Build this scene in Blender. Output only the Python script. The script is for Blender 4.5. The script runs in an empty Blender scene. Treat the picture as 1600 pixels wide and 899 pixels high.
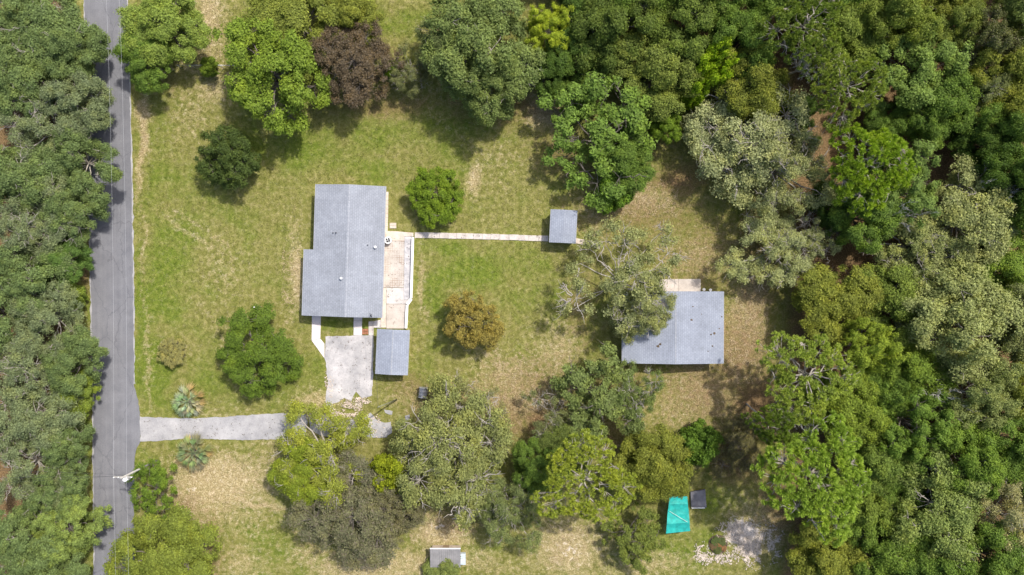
import bpy, bmesh, math, random
import numpy as np
from mathutils import Vector, Matrix

# ------------------------------------------------------------------ camera, sky, sun, exposure
scene = bpy.context.scene
CAM_H = 100.0                       # drone height in metres, looking straight down
S = 0.092                           # metres on the ground per photograph pixel (1600 x 899)
cam_data = bpy.data.cameras.new("camera")
cam_data.sensor_width = 36.0
cam_data.lens = 18.0 / (800 * S / CAM_H)
cam_data.clip_start = 1.0
cam_data.clip_end = 6000.0
cam = bpy.data.objects.new("camera", cam_data)
scene.collection.objects.link(cam)
cam.location = (0, 0, CAM_H)
scene.camera = cam

SUN_EL = math.radians(56.0)
SUN_DIR = Vector((0.70 * math.cos(SUN_EL), 0.714 * math.cos(SUN_EL), math.sin(SUN_EL))).normalized()   # towards the sun
world = bpy.data.worlds.new("World")
scene.world = world
world.use_nodes = True
wn = world.node_tree
sky = wn.nodes.new("ShaderNodeTexSky")
sky.sky_type = 'NISHITA'
sky.sun_disc = False
sky.sun_elevation = SUN_EL
sky.sun_rotation = math.atan2(SUN_DIR.x, SUN_DIR.y)
sky.air_density = 1.0
sky.dust_density = 3.5
sky.ozone_density = 1.0
wn.nodes["Background"].inputs[1].default_value = 0.15
wn.links.new(sky.outputs[0], wn.nodes["Background"].inputs[0])
sun_data = bpy.data.lights.new("sun", 'SUN')
sun_data.energy = 3.45
sun_data.angle = math.radians(1.6)
sun_data.color = (1.0, 0.95, 0.87)
sun = bpy.data.objects.new("sun", sun_data)
scene.collection.objects.link(sun)
sun.rotation_euler = SUN_DIR.to_track_quat('Z', 'Y').to_euler()
sun.location = (40, 40, 120)

scene.view_settings.view_transform = 'Standard'
scene.view_settings.look = 'None'
scene.view_settings.gamma = 1.0
scene.view_settings.exposure = 0.44
scene.render.engine = 'CYCLES'
scene.cycles.max_bounces = 6
scene.cycles.diffuse_bounces = 3
scene.cycles.glossy_bounces = 2
scene.cycles.transmission_bounces = 3
scene.cycles.use_denoising = True

# ------------------------------------------------------------------ helpers
col = scene.collection
rng = np.random.default_rng(7)
random.seed(7)

def gx(px): return (px - 800.0) * S
def gy(py): return (449.5 - py) * S
def at(px, py, z=0.0):
    f = 1.0 - z / CAM_H
    return Vector((gx(px) * f, gy(py) * f, z))

def tag(o, label=None, cat=None, group=None, kind=None):
    if label: o["label"] = label
    if cat: o["category"] = cat
    if group: o["group"] = group
    if kind: o["kind"] = kind
    return o

def empty(name, loc=(0, 0, 0), rz=0.0):
    o = bpy.data.objects.new(name, None)
    o.empty_display_size = 0.3
    col.objects.link(o)
    o.location = loc
    o.rotation_euler = (0, 0, rz)
    return o

def link_mesh(name, me, mat=None, parent=None, loc=None):
    o = bpy.data.objects.new(name, me)
    col.objects.link(o)
    if mat is not None and len(me.materials) == 0:
        me.materials.append(mat)
    if parent is not None:
        o.parent = parent
    if loc is not None:
        o.location = loc
    return o

def np_mesh(name, verts, faces, smooth=False):
    """verts (n,3); faces (m,k) all with the same corner count"""
    me = bpy.data.meshes.new(name)
    verts = np.asarray(verts, dtype=np.float32)
    faces = np.asarray(faces, dtype=np.int32)
    m, k = faces.shape
    me.vertices.add(len(verts)); me.vertices.foreach_set("co", verts.ravel())
    me.loops.add(m * k); me.loops.foreach_set("vertex_index", faces.ravel())
    me.polygons.add(m)
    me.polygons.foreach_set("loop_start", np.arange(0, m * k, k, dtype=np.int32))
    me.polygons.foreach_set("loop_total", np.full(m, k, dtype=np.int32))
    if smooth:
        me.polygons.foreach_set("use_smooth", np.ones(m, dtype=bool))
    me.update(calc_edges=True)
    return me

class MB:
    """collects boxes, tubes, prisms into one mesh"""
    def __init__(self): self.v = []; self.f = []
    def add(self, vs, fs):
        b = len(self.v); self.v += [tuple(p) for p in vs]; self.f += [tuple(b + i for i in f) for f in fs]; return self
    def box(self, x0, x1, y0, y1, z0, z1):
        return self.add([(x0,y0,z0),(x1,y0,z0),(x1,y1,z0),(x0,y1,z0),(x0,y0,z1),(x1,y0,z1),(x1,y1,z1),(x0,y1,z1)],
                        [(3,2,1,0),(4,5,6,7),(0,1,5,4),(1,2,6,5),(2,3,7,6),(3,0,4,7)])
    def prism(self, poly, z0, z1):
        """poly counter-clockwise, (x, y) or (x, y) with z0/z1 constant"""
        n = len(poly)
        vs = [(p[0], p[1], z0) for p in poly] + [(p[0], p[1], z1) for p in poly]
        fs = [tuple(range(n - 1, -1, -1)), tuple(range(n, 2 * n))] + [(i, (i + 1) % n, n + (i + 1) % n, n + i) for i in range(n)]
        return self.add(vs, fs)
    def tube(self, pts, radii, n=8, cap=True):
        pts = [Vector(p) for p in pts]
        if not hasattr(radii, '__len__'): radii = [radii] * len(pts)
        b = len(self.v); rings = []
        for i, p in enumerate(pts):
            d = (pts[min(i + 1, len(pts) - 1)] - pts[max(i - 1, 0)]).normalized()
            a = d.orthogonal().normalized() if abs(d.z) > 0.99 else d.cross(Vector((0, 0, 1))).normalized()
            c = d.cross(a)
            for k in range(n):
                t = 2 * math.pi * k / n
                self.v.append(tuple(p + (a * math.cos(t) + c * math.sin(t)) * radii[i]))
        for i in range(len(pts) - 1):
            for k in range(n):
                self.f.append((b + i*n + k, b + i*n + (k+1) % n, b + (i+1)*n + (k+1) % n, b + (i+1)*n + k))
        if cap:
            self.f.append(tuple(b + k for k in range(n - 1, -1, -1)))
            self.f.append(tuple(b + (len(pts)-1)*n + k for k in range(n)))
        return self
    def build(self, name, mat=None, parent=None, smooth=False, bevel=0.0):
        me = bpy.data.meshes.new(name)
        me.from_pydata(self.v, [], self.f)
        bm = bmesh.new(); bm.from_mesh(me)
        if bevel:
            bmesh.ops.bevel(bm, geom=list(bm.edges), offset=bevel, segments=1, affect='EDGES')
        bmesh.ops.recalc_face_normals(bm, faces=bm.faces)
        bm.to_mesh(me); bm.free()
        if smooth:
            me.polygons.foreach_set("use_smooth", [True] * len(me.polygons))
        me.update()
        return link_mesh(name, me, mat, parent)

# value noise in numpy (for masks and ragged outlines)
def vnoise(x, y, seed=0):
    xi = np.floor(x).astype(np.int64); yi = np.floor(y).astype(np.int64)
    xf = x - xi; yf = y - yi
    xf = xf * xf * (3 - 2 * xf); yf = yf * yf * (3 - 2 * yf)
    def h(a, b):
        n = (a * 374761393 + b * 668265263 + seed * 974634777) & 0x7fffffff
        n = ((n ^ (n >> 13)) * 1274126177) & 0x7fffffff
        return ((n ^ (n >> 16)) & 0xffff) / 65535.0
    return (h(xi, yi) * (1 - xf) + h(xi + 1, yi) * xf) * (1 - yf) + (h(xi, yi + 1) * (1 - xf) + h(xi + 1, yi + 1) * xf) * yf
def fbm(x, y, seed=0, octv=4):
    a = 0.5; s = 0.0; t = 0.0
    for o in range(octv):
        s = s + a * vnoise(x * 2**o, y * 2**o, seed + o * 17); t += a; a *= 0.5
    return s / t
def sstep(a, b, x):
    t = np.clip((x - a) / (b - a), 0, 1); return t * t * (3 - 2 * t)

def ragged(poly, amp, step=0.35, seed=1):
    """subdivide a polygon (metres) and push its outline in and out"""
    out = []; n = len(poly); r = random.Random(seed)
    for i in range(n):
        a = Vector(poly[i][:2]); b = Vector(poly[(i + 1) % n][:2])
        k = max(1, int((b - a).length / step)); nrm = Vector(((b - a).y, -(b - a).x)).normalized()
        for j in range(k):
            p = a.lerp(b, j / k)
            d = (float(fbm(np.array([p.x * 0.9]), np.array([p.y * 0.9]), seed)[0]) - 0.5) * 2.2 + r.uniform(-0.35, 0.35)
            out.append(tuple(p + nrm * d * amp))
    return out
def px_poly(pts): return [(gx(a), gy(b)) for a, b in pts]
def ccw(poly):
    A = sum(poly[i][0] * poly[(i + 1) % len(poly)][1] - poly[(i + 1) % len(poly)][0] * poly[i][1] for i in range(len(poly)))
    return poly if A > 0 else poly[::-1]

# ------------------------------------------------------------------ materials
class NT:
    def __init__(self, name):
        self.m = bpy.data.materials.new(name); self.m.use_nodes = True
        self.t = self.m.node_tree; self.b = self.t.nodes["Principled BSDF"]
        self.out = self.t.nodes["Material Output"]
        self.b.inputs["Roughness"].default_value = 0.85
        self.b.inputs["Specular IOR Level"].default_value = 0.25
    def n(self, kind, **kw):
        d = self.t.nodes.new("ShaderNode" + kind)
        for k, v in kw.items(): setattr(d, k, v)
        return d
    def l(self, a, b): self.t.links.new(a, b)
    def noise(self, vec, scale, detail=4, rough=0.6):
        d = self.n("TexNoise"); d.inputs["Scale"].default_value = scale; d.inputs["Detail"].default_value = detail
        d.inputs["Roughness"].default_value = rough
        if vec is not None: self.l(vec, d.inputs["Vector"])
        return d.outputs["Fac"]
    def ramp(self, fac, stops):
        d = self.n("ValToRGB"); e = d.color_ramp.elements
        while len(e) < len(stops): e.new(0.5)
        for q, (p, c) in zip(e, stops):
            q.position = p; q.color = (c, c, c, 1) if not hasattr(c, '__len__') else (*c, 1)
        self.l(fac, d.inputs[0]); return d.outputs[0]
    def mix(self, fac, a, b, blend='MIX'):
        d = self.n("Mix", data_type='RGBA', blend_type=blend)
        for s, v in ((d.inputs[0], fac), (d.inputs[6], a), (d.inputs[7], b)):
            if isinstance(v, (int, float)): s.default_value = v
            elif isinstance(v, tuple): s.default_value = (*v, 1) if len(v) == 3 else v
            else: self.l(v, s)
        return d.outputs[2]
    def math(self, op, a, b=None, c=None):
        d = self.n("Math", operation=op)
        for i, v in enumerate((a, b, c)):
            if v is None: continue
            if isinstance(v, (int, float)): d.inputs[i].default_value = v
            else: self.l(v, d.inputs[i])
        return d.outputs[0]
    def bump(self, h, strength=0.4, dist=0.05):
        d = self.n("Bump"); d.inputs["Strength"].default_value = strength; d.inputs["Distance"].default_value = dist
        self.l(h, d.inputs["Height"]); self.l(d.outputs[0], self.b.inputs["Normal"])
    def pos(self): return self.n("NewGeometry").outputs["Position"]
    def obj(self): return self.n("TexCoord").outputs["Object"]
    def base(self, c): 
        if isinstance(c, tuple): self.b.inputs["Base Color"].default_value = (*c, 1)
        else: self.l(c, self.b.inputs["Base Color"])

def plain(name, c, rough=0.7, metal=0.0, var=0.25, scale=3.0):
    k = NT(name); p = k.obj()
    f = k.noise(p, scale, 5)
    dark = tuple(x * (1 - var) for x in c); lite = tuple(min(1, x * (1 + var)) for x in c)
    k.base(k.ramp(f, [(0.3, dark), (0.7, lite)]))
    k.b.inputs["Roughness"].default_value = rough; k.b.inputs["Metallic"].default_value = metal
    k.bump(k.noise(p, scale * 6, 3), 0.2, 0.02)
    return k.m

def ground_material():
    k = NT("ground_cover"); p = k.pos()
    at_ = k.n("Attribute"); at_.attribute_name = "cover"
    sep = k.n("SeparateColor"); k.l(at_.outputs["Color"], sep.inputs[0])
    green, dry, litter = sep.outputs[0], sep.outputs[1], sep.outputs[2]
    sand = at_.outputs["Alpha"]
    n_big = k.noise(p, 0.22, 6, 0.62); n_mid = k.noise(p, 1.3, 6, 0.65); n_fine = k.noise(p, 5.5, 5, 0.7); n_spk = k.noise(p, 1.5, 8, 0.72)
    # lawn between olive yellow and fresh green
    lawn_y = k.ramp(n_mid, [(0.32, (0.128, 0.133, 0.030)), (0.5, (0.196, 0.192, 0.053)), (0.68, (0.288, 0.258, 0.102))])
    lawn_g = k.ramp(n_mid, [(0.32, (0.086, 0.124, 0.015)), (0.52, (0.138, 0.176, 0.026)), (0.7, (0.205, 0.224, 0.048))])
    gm = k.ramp(k.math('ADD', green, k.math('MULTIPLY', k.math('SUBTRACT', n_big, 0.46), 2.6)), [(0.10, 0.0), (0.80, 1.0)])
    c = k.mix(gm, lawn_y, lawn_g)
    # mower passes up and down the lawn
    mw = k.n("TexWave", wave_type='BANDS', bands_direction='X'); mw.inputs["Scale"].default_value = 0.26; mw.inputs["Distortion"].default_value = 3.5
    mw.inputs["Detail"].default_value = 2; mw.inputs["Detail Scale"].default_value = 0.25; k.l(p, mw.inputs["Vector"])
    c = k.mix(1.0, c, k.ramp(mw.outputs["Fac"], [(0.2, 0.97), (0.8, 1.03)]), 'MULTIPLY')
    # pale dry thatch and bare sand in flecks
    dm = k.ramp(k.math('ADD', dry, k.math('MULTIPLY', k.math('SUBTRACT', n_mid, 0.5), 1.2)), [(0.25, 0.0), (0.85, 1.0)])
    thatch = k.ramp(n_fine, [(0.3, (0.24, 0.18, 0.085)), (0.52, (0.39, 0.31, 0.165)), (0.72, (0.56, 0.47, 0.30))])
    c = k.mix(k.math('MULTIPLY', dm, 0.88), c, thatch)
    fl = k.ramp(n_spk, [(0.52, 0.0), (0.64, 1.0)])
    flw = k.math('MULTIPLY', fl, k.math('MULTIPLY_ADD', dry, 0.95, 0.13))
    c = k.mix(flw, c, k.ramp(n_fine, [(0.35, (0.42, 0.34, 0.20)), (0.7, (0.68, 0.58, 0.42))]))
    # brown leaf litter
    lm = k.ramp(k.math('ADD', litter, k.math('MULTIPLY', k.math('SUBTRACT', n_mid, 0.5), 0.9)), [(0.2, 0.0), (0.8, 1.0)])
    lit = k.ramp(n_fine, [(0.3, (0.10, 0.060, 0.032)), (0.55, (0.195, 0.118, 0.064)), (0.75, (0.33, 0.225, 0.130))])
    c = k.mix(k.math('MULTIPLY', lm, 0.88), c, lit)
    sm = k.ramp(k.math('ADD', sand, k.math('MULTIPLY', k.math('SUBTRACT', n_spk, 0.5), 1.6)), [(0.45, 0.0), (0.62, 1.0)])
    c = k.mix(sm, c, k.ramp(n_fine, [(0.3, (0.46, 0.39, 0.32)), (0.65, (0.74, 0.67, 0.60))]))
    k.base(k.mix(1.0, c, k.ramp(n_fine, [(0.3, 0.70), (0.7, 1.25)]), 'MULTIPLY'))
    k.b.inputs["Roughness"].default_value = 0.95; k.b.inputs["Specular IOR Level"].default_value = 0.1
    k.bump(k.math('ADD', n_fine, k.math('MULTIPLY', n_mid, 0.8)), 0.9, 0.14)
    return k.m

def asphalt_material():
    k = NT("asphalt_worn"); p = k.pos()
    sx = k.n("SeparateXYZ"); k.l(p, sx.inputs[0])
    st = k.n("Mapping"); k.l(p, st.inputs[0]); st.inputs["Scale"].default_value = (1.9, 0.03, 1)
    f = k.noise(st.outputs[0], 1.0, 4); g = k.noise(p, 0.5, 5); h = k.noise(p, 9, 4, 0.7)
    c = k.ramp(f, [(0.25, (0.124, 0.127, 0.143)), (0.5, (0.164, 0.167, 0.185)), (0.75, (0.212, 0.214, 0.231))])
    c = k.mix(0.55, c, k.ramp(g, [(0.3, (0.142, 0.143, 0.158)), (0.7, (0.222, 0.222, 0.235))]))
    c = k.mix(1.0, c, k.ramp(h, [(0.3, 0.84), (0.7, 1.13)]), 'MULTIPLY')
    c = k.mix(k.math('MULTIPLY', k.ramp(k.noise(p, 0.16, 3), [(0.52, 0.0), (0.6, 1.0)]), 0.28), c, (0.13, 0.131, 0.142))
    # a few darker sealed cracks
    v = k.n("TexVoronoi", feature='DISTANCE_TO_EDGE'); v.inputs["Scale"].default_value = 0.16
    w = k.n("Mapping"); k.l(p, w.inputs[0]); w.inputs["Scale"].default_value = (1, 0.6, 1)
    wv = k.n("VectorMath", operation='ADD'); k.l(w.outputs[0], wv.inputs[0])
    nn = k.n("TexNoise"); nn.inputs["Scale"].default_value = 0.9; nn.inputs["Detail"].default_value = 4; k.l(p, nn.inputs["Vector"])
    k.l(nn.outputs["Color"], wv.inputs[1]); k.l(wv.outputs[0], v.inputs["Vector"])
    cr = k.ramp(v.outputs["Distance"], [(0.003, 1.0), (0.009, 0.0)])
    c = k.mix(k.math('MULTIPLY', cr, 0.45), c, (0.09, 0.09, 0.10))
    k.base(c); k.b.inputs["Roughness"].default_value = 0.9
    k.bump(h, 0.25, 0.02)
    return k.m

def concrete_material(name, a, b, stain=(0.16, 0.14, 0.12), amount=0.5, scale=0.8, grid=False):
    k = NT(name); p = k.pos()
    big = k.noise(p, scale, 6, 0.65); fine = k.noise(p, 7, 4, 0.65); blot = k.noise(p, 1.9, 5, 0.7)
    c = k.ramp(big, [(0.3, a), (0.68, b)])
    sm = k.ramp(blot, [(0.58, 0.0), (0.70, 1.0)])
    c = k.mix(k.math('MULTIPLY', sm, amount), c, stain)
    if grid:
        br = k.n("TexBrick"); br.inputs["Scale"].default_value = 1.0
        br.offset = 0.0; br.inputs["Brick Width"].default_value = 0.33; br.inputs["Row Height"].default_value = 0.33
        br.inputs["Mortar Size"].default_value = 0.035; br.inputs["Mortar Smooth"].default_value = 0.3
        k.l(p, br.inputs["Vector"])
        patch = k.ramp(k.noise(p, 0.55, 3), [(0.44, 0.0), (0.58, 1.0)])
        c = k.mix(k.math('MULTIPLY', k.math('MULTIPLY', br.outputs["Fac"], patch), 0.7), c, (0.26, 0.17, 0.11))
    c = k.mix(1.0, c, k.ramp(fine, [(0.3, 0.86), (0.7, 1.1)]), 'MULTIPLY')
    k.base(c); k.b.inputs["Roughness"].default_value = 0.9
    k.bump(fine, 0.3, 0.02)
    return k.m

def shingle_material(name, tint=(1, 1, 1)):
    k = NT(name); p = k.obj()
    sw = k.n("Mapping"); k.l(p, sw.inputs[0]); sw.inputs["Rotation"].default_value = (0, 0, math.pi / 2)
    br = k.n("TexBrick"); br.inputs["Scale"].default_value = 1.0; br.offset = 0.5
    br.inputs["Brick Width"].default_value = 0.42; br.inputs["Row Height"].default_value = 0.28
    br.inputs["Mortar Size"].default_value = 0.012; br.inputs["Bias"].default_value = 0.0
    a = (0.262 * tint[0], 0.279 * tint[1], 0.315 * tint[2]); b = (0.300 * tint[0], 0.318 * tint[1], 0.356 * tint[2])
    br.inputs["Color1"].default_value = (*a, 1); br.inputs["Color2"].default_value = (*b, 1)
    br.inputs["Mortar"].default_value = (*[x * 0.62 for x in a], 1)
    k.l(sw.outputs[0], br.inputs["Vector"])
    big = k.noise(p, 0.35, 5, 0.6); fine = k.noise(p, 14, 3, 0.7)
    st = k.n("Mapping"); k.l(p, st.inputs[0]); st.inputs["Scale"].default_value = (0.3, 1.6, 0.3)
    streak = k.noise(st.outputs[0], 1.0, 4)
    c = k.mix(1.0, br.outputs["Color"], k.ramp(big, [(0.3, 0.86), (0.7, 1.10)]), 'MULTIPLY')
    c = k.mix(k.math('MULTIPLY', k.ramp(k.noise(p, 0.9, 6, 0.7), [(0.58, 0.0), (0.75, 1.0)]), 0.35), c, (0.14, 0.15, 0.16))
    c = k.mix(1.0, c, k.ramp(streak, [(0.3, 0.95), (0.7, 1.05)]), 'MULTIPLY')
    c = k.mix(1.0, c, k.ramp(fine, [(0.3, 0.8), (0.7, 1.18)]), 'MULTIPLY')
    k.base(c); k.b.inputs["Roughness"].default_value = 0.9
    sx = k.n("SeparateXYZ"); k.l(p, sx.inputs[0])
    k.bump(k.math('ADD', br.outputs["Fac"], fine), 0.35, 0.02)
    return k.m

def foliage_material(name, trans=0.32, spread=0.40, rough=0.6, dry_col=None):
    """base colour comes from the crown's own object colour, varied leaf by leaf and spray by spray"""
    k = NT(name); oi = k.n("ObjectInfo"); g = k.n("NewGeometry"); p = k.obj()
    isl = g.outputs["Random Per Island"]
    c = k.mix(1.0, oi.outputs["Color"], k.ramp(isl, [(0.0, 1 - spread), (0.5, 1.0), (1.0, 1 + spread * 1.1)]), 'MULTIPLY')
    cl = k.noise(p, 0.55, 3)
    c = k.mix(1.0, c, k.ramp(cl, [(0.3, (0.82, 0.84, 0.92)), (0.5, (1, 1, 1)), (0.7, (1.22, 1.14, 0.92))]), 'MULTIPLY')
    if dry_col:
        c = k.mix(k.math('MULTIPLY', k.math('GREATER_THAN', isl, 0.82), 0.8), c, dry_col)
    k.base(c); k.b.inputs["Roughness"].default_value = rough; k.b.inputs["Specular IOR Level"].default_value = 0.14
    tr = k.n("BsdfTranslucent"); k.l(k.mix(1.0, c, (1.25, 1.35, 0.7), 'MULTIPLY'), tr.inputs[0])
    ms = k.n("MixShader"); ms.inputs[0].default_value = trans
    k.l(k.b.outputs[0], ms.inputs[1]); k.l(tr.outputs[0], ms.inputs[2]); k.l(ms.outputs[0], k.out.inputs[0])
    return k.m

def bark_material(name, a, b):
    k = NT(name); p = k.obj()
    k.base(k.ramp(k.noise(p, 3.5, 6, 0.7), [(0.3, a), (0.7, b)])); k.b.inputs["Roughness"].default_value = 0.95
    k.bump(k.noise(p, 12, 4), 0.6, 0.04)
    return k.m

def metal_sheet(name, c, pitch=0.2, axis=0):
    k = NT(name); p = k.obj()
    w = k.n("TexWave", wave_type='BANDS', bands_direction='X' if axis == 0 else 'Y'); w.inputs["Scale"].default_value = 0.314 / pitch
    k.l(p, w.inputs["Vector"])
    f = k.noise(p, 1.5, 5)
    k.base(k.mix(1.0, k.ramp(f, [(0.3, tuple(x * 0.8 for x in c)), (0.7, tuple(x * 1.15 for x in c))]), k.ramp(w.outputs["Fac"], [(0.0, 0.93), (1.0, 1.02)]), 'MULTIPLY'))
    k.b.inputs["Roughness"].default_value = 0.5; k.b.inputs["Metallic"].default_value = 0.2
    k.bump(w.outputs["Fac"], 0.5, 0.03)
    return k.m

M = dict(
    ground=ground_material(), asphalt=asphalt_material(),
    drive=concrete_material("worn_drive", (0.25, 0.247, 0.255), (0.44, 0.428, 0.425), (0.17, 0.155, 0.14), 0.55, 0.40),
    pad=concrete_material("parking_pad", (0.27, 0.265, 0.27), (0.54, 0.515, 0.505), (0.13, 0.105, 0.085), 0.8, 0.42),
    walk=concrete_material("walk_concrete", (0.40, 0.36, 0.325), (0.62, 0.56, 0.51), (0.20, 0.165, 0.13), 0.6, 1.1),
    walk_pale=concrete_material("pale_walk", (0.60, 0.55, 0.53), (0.72, 0.66, 0.64), (0.50, 0.44, 0.40), 0.3),
    tile=concrete_material("cream_patio", (0.41, 0.365, 0.325), (0.54, 0.495, 0.45), (0.22, 0.18, 0.15), 0.75, 0.6, True),
    cream=concrete_material("cream_slab", (0.40, 0.355, 0.315), (0.53, 0.48, 0.435), (0.22, 0.18, 0.15), 0.7),
    stained=concrete_material("stained_slab", (0.32, 0.315, 0.33), (0.60, 0.575, 0.57), (0.06, 0.055, 0.07), 0.9, 1.3),
    white_slab=concrete_material("white_slab", (0.45, 0.42, 0.40), (0.60, 0.565, 0.54), (0.19, 0.16, 0.135), 0.8),
    block=concrete_material("old_blocks", (0.48, 0.40, 0.33), (0.64, 0.56, 0.49), (0.25, 0.21, 0.17), 0.5),
    brick=plain("clay_brick", (0.36, 0.16, 0.09), 0.9, 0, 0.35, 5),
    shingle=shingle_material("roof_shingle"), shingle_b=shingle_material("roof_shingle_cool", (0.95, 0.98, 1.04)),
    ridge=plain("ridge_shingle", (0.295, 0.310, 0.345), 0.9, 0, 0.2, 4),
    wall=plain("painted_block_wall", (0.62, 0.57, 0.48), 0.9, 0, 0.08, 2),
    trim=plain("white_trim", (0.74, 0.74, 0.72), 0.6, 0, 0.06, 3),
    rail=plain("white_rail_paint", (0.80, 0.79, 0.77), 0.7, 0, 0.06, 3),
    fascia=plain("grey_fascia", (0.42, 0.43, 0.45), 0.7, 0, 0.1, 3),
    door=plain("door_paint", (0.30, 0.22, 0.15), 0.6, 0, 0.1, 3),
    dark=plain("dark_metal", (0.03, 0.03, 0.035), 0.5, 0.3, 0.2, 5),
    galv=plain("galvanised", (0.50, 0.51, 0.52), 0.45, 0.4, 0.2, 4),
    pale_metal=plain("pale_metal", (0.66, 0.66, 0.66), 0.5, 0.1, 0.15, 4),
    pole=plain("weathered_pole", (0.40, 0.38, 0.35), 0.9, 0, 0.2, 2),
    old_pole=plain("mossy_pole", (0.17, 0.17, 0.10), 0.95, 0, 0.3, 2),
    wire=plain("aluminium_wire", (0.52, 0.52, 0.53), 0.5, 0.2, 0.05, 1),
    wire_dark=plain("black_wire", (0.05, 0.05, 0.05), 0.6, 0.0, 0.05, 1),
    tank=plain("grey_tank_metal", (0.30, 0.30, 0.31), 0.5, 0.35, 0.35, 3),
    sheet_roof=metal_sheet("ribbed_roof_sheet", (0.28, 0.27, 0.265), 0.3, 0),
    board=plain("weathered_board", (0.50, 0.42, 0.36), 0.9, 0, 0.2, 3),
    bluebox=plain("faded_blue_plastic", (0.46, 0.53, 0.58), 0.6, 0, 0.15, 3),
    tarp=plain("turquoise_tarp", (0.020, 0.34, 0.30), 0.6, 0, 0.28, 1.6),
    rope=plain("pale_rope", (0.55, 0.62, 0.56), 0.8, 0, 0.1, 5),
    dark_slab=plain("dark_roofing_felt", (0.17, 0.165, 0.18), 0.9, 0, 0.25, 2),
    soil=plain("dark_soil", (0.10, 0.075, 0.05), 0.95, 0, 0.4, 4),
    straw=plain("dead_leaf_straw", (0.40, 0.31, 0.19), 0.95, 0, 0.35, 1.5),
    gravel=plain("pale_gravel", (0.58, 0.50, 0.42), 0.95, 0, 0.3, 1.5),
    rubble=plain("pink_rubble", (0.55, 0.46, 0.38), 0.95, 0, 0.35, 1.5),
    bark=bark_material("bark", (0.10, 0.085, 0.07), (0.21, 0.185, 0.16)),
    bark_pale=bark_material("lichen_bark", (0.22, 0.195, 0.165), (0.46, 0.42, 0.37)),
    bark_dead=bark_material("dead_wood", (0.50, 0.47, 0.43), (0.78, 0.75, 0.71)),
    leaf=foliage_material("foliage"), needle=foliage_material("needle_foliage", 0.18, 0.35, 0.45),
    leaf_dry=foliage_material("browning_foliage", 0.15, 0.45, 0.6, (0.15, 0.125, 0.095)),
    frond=foliage_material("palm_frond", 0.15, 0.2, 0.45), glass=plain("window_glass", (0.04, 0.05, 0.06), 0.08, 0, 0.1, 1),
)

# ------------------------------------------------------------------ ground cover masks (in photograph-plan units)
GREEN = [(300,330,80,60,.45),(262,420,42,110,.75),(224,500,10,150,1.1),(238,480,8,150,.6),(240,590,40,60,.95),(450,225,90,45,.7),(600,215,70,35,.55),
 (735,430,90,45,.75),(690,388,40,18,.9),(545,512,60,12,.6),(475,600,45,40,.5),(235,712,28,20,1.1),(640,35,50,30,.55),(420,850,50,50,.55),
 (1080,862,60,25,.8),(720,200,60,28,.7),(320,610,90,35,.45),(560,262,90,25,.5),(245,300,20,160,.6),(1100,800,30,25,.6),(210,830,20,50,.9),
 (670,470,25,70,.6),(830,430,40,60,.45),(700,230,60,40,.5),(135,640,10,80,.8),(138,820,10,80,.8),(135,520,8,50,.6)]
DRY = [(800,620,120,45,.7),(1090,610,90,60,.65),(340,745,110,50,.95),(1160,480,40,120,.75),(940,330,80,50,.55),(350,800,110,60,.6),(800,580,80,40,.6),(1100,630,90,50,.6),(640,880,200,30,.7),(300,90,40,40,.5),(335,40,38,75,.85),(221,210,9,120,.95),(300,170,55,60,.4),(862,165,38,38,.95),(700,55,45,28,.6),(800,605,90,55,.6),(760,555,55,30,.45),
 (868,560,45,55,.6),(345,765,110,65,.9),(300,720,40,30,.8),(380,880,60,40,.5),(1150,520,55,100,.65),(1000,312,60,38,.75),(570,885,110,30,.85),
 (690,825,60,40,.95),(890,850,70,55,.9),(1090,400,90,50,.5),(738,285,16,30,.9),(458,430,20,80,.85),(500,640,45,22,.7),(652,450,7,70,.7),
 (1190,830,70,60,.75),(345,130,45,30,.65),(1060,640,90,50,.55),(268,550,40,20,.45),(345,430,40,60,.35),(610,560,40,90,.25),(640,620,60,30,.45),
 (720,130,90,30,.3),(780,250,60,40,.35),(1000,880,140,25,.55),(900,330,40,40,.4),(830,620,30,40,.6),(330,650,100,18,.3),(440,690,60,30,.5),(480,860,50,40,.5)]
LITTER = [(830,610,110,70,.48),(1100,610,120,90,.55),(1000,340,110,70,.5),(1170,480,60,110,.5),(780,175,90,35,.5),(1090,400,120,140,.42),(1150,560,80,120,.62),(900,620,110,60,.40),(700,610,120,30,.45),(1050,330,90,60,.45),(220,215,9,60,.3),(880,250,60,60,.5),(840,655,32,48,.95),(1060,280,60,40,.75),(1190,630,60,70,.9),(600,160,120,22,.55),(790,160,100,18,.75),(700,635,80,28,.8),(335,860,22,60,.55),
 (1140,715,70,55,.75),(905,490,45,90,.4),(950,600,90,40,.45),(560,830,100,50,.5),(640,605,60,35,.45),(790,640,60,60,.6),(1180,400,50,120,.5),
 (930,680,80,40,.6),(720,800,60,40,.5),(290,790,40,30,.5),(1230,780,60,60,.8),(250,130,40,25,.4),(1000,200,60,60,.6),(128,420,10,60,.9)]
SAND = [(1160,845,50,36,.75),(1155,838,34,26,.85),(1118,868,34,10,.7),(1175,862,26,26,.7),(1205,850,20,30,.5),(690,812,30,24,.45),(305,765,30,20,.4),(890,850,34,30,.45),(865,165,20,22,.35),(325,65,14,36,.4),(545,640,50,16,.5)]
def blobs(px, py, lst, warp):
    out = np.zeros_like(px)
    for x, y, rx, ry, w in lst:
        d = ((px - x) / rx) ** 2 + ((py - y) / ry) ** 2
        out = np.maximum(out, w * np.exp(-d * (0.75 + 0.9 * warp)))
    return out
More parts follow.
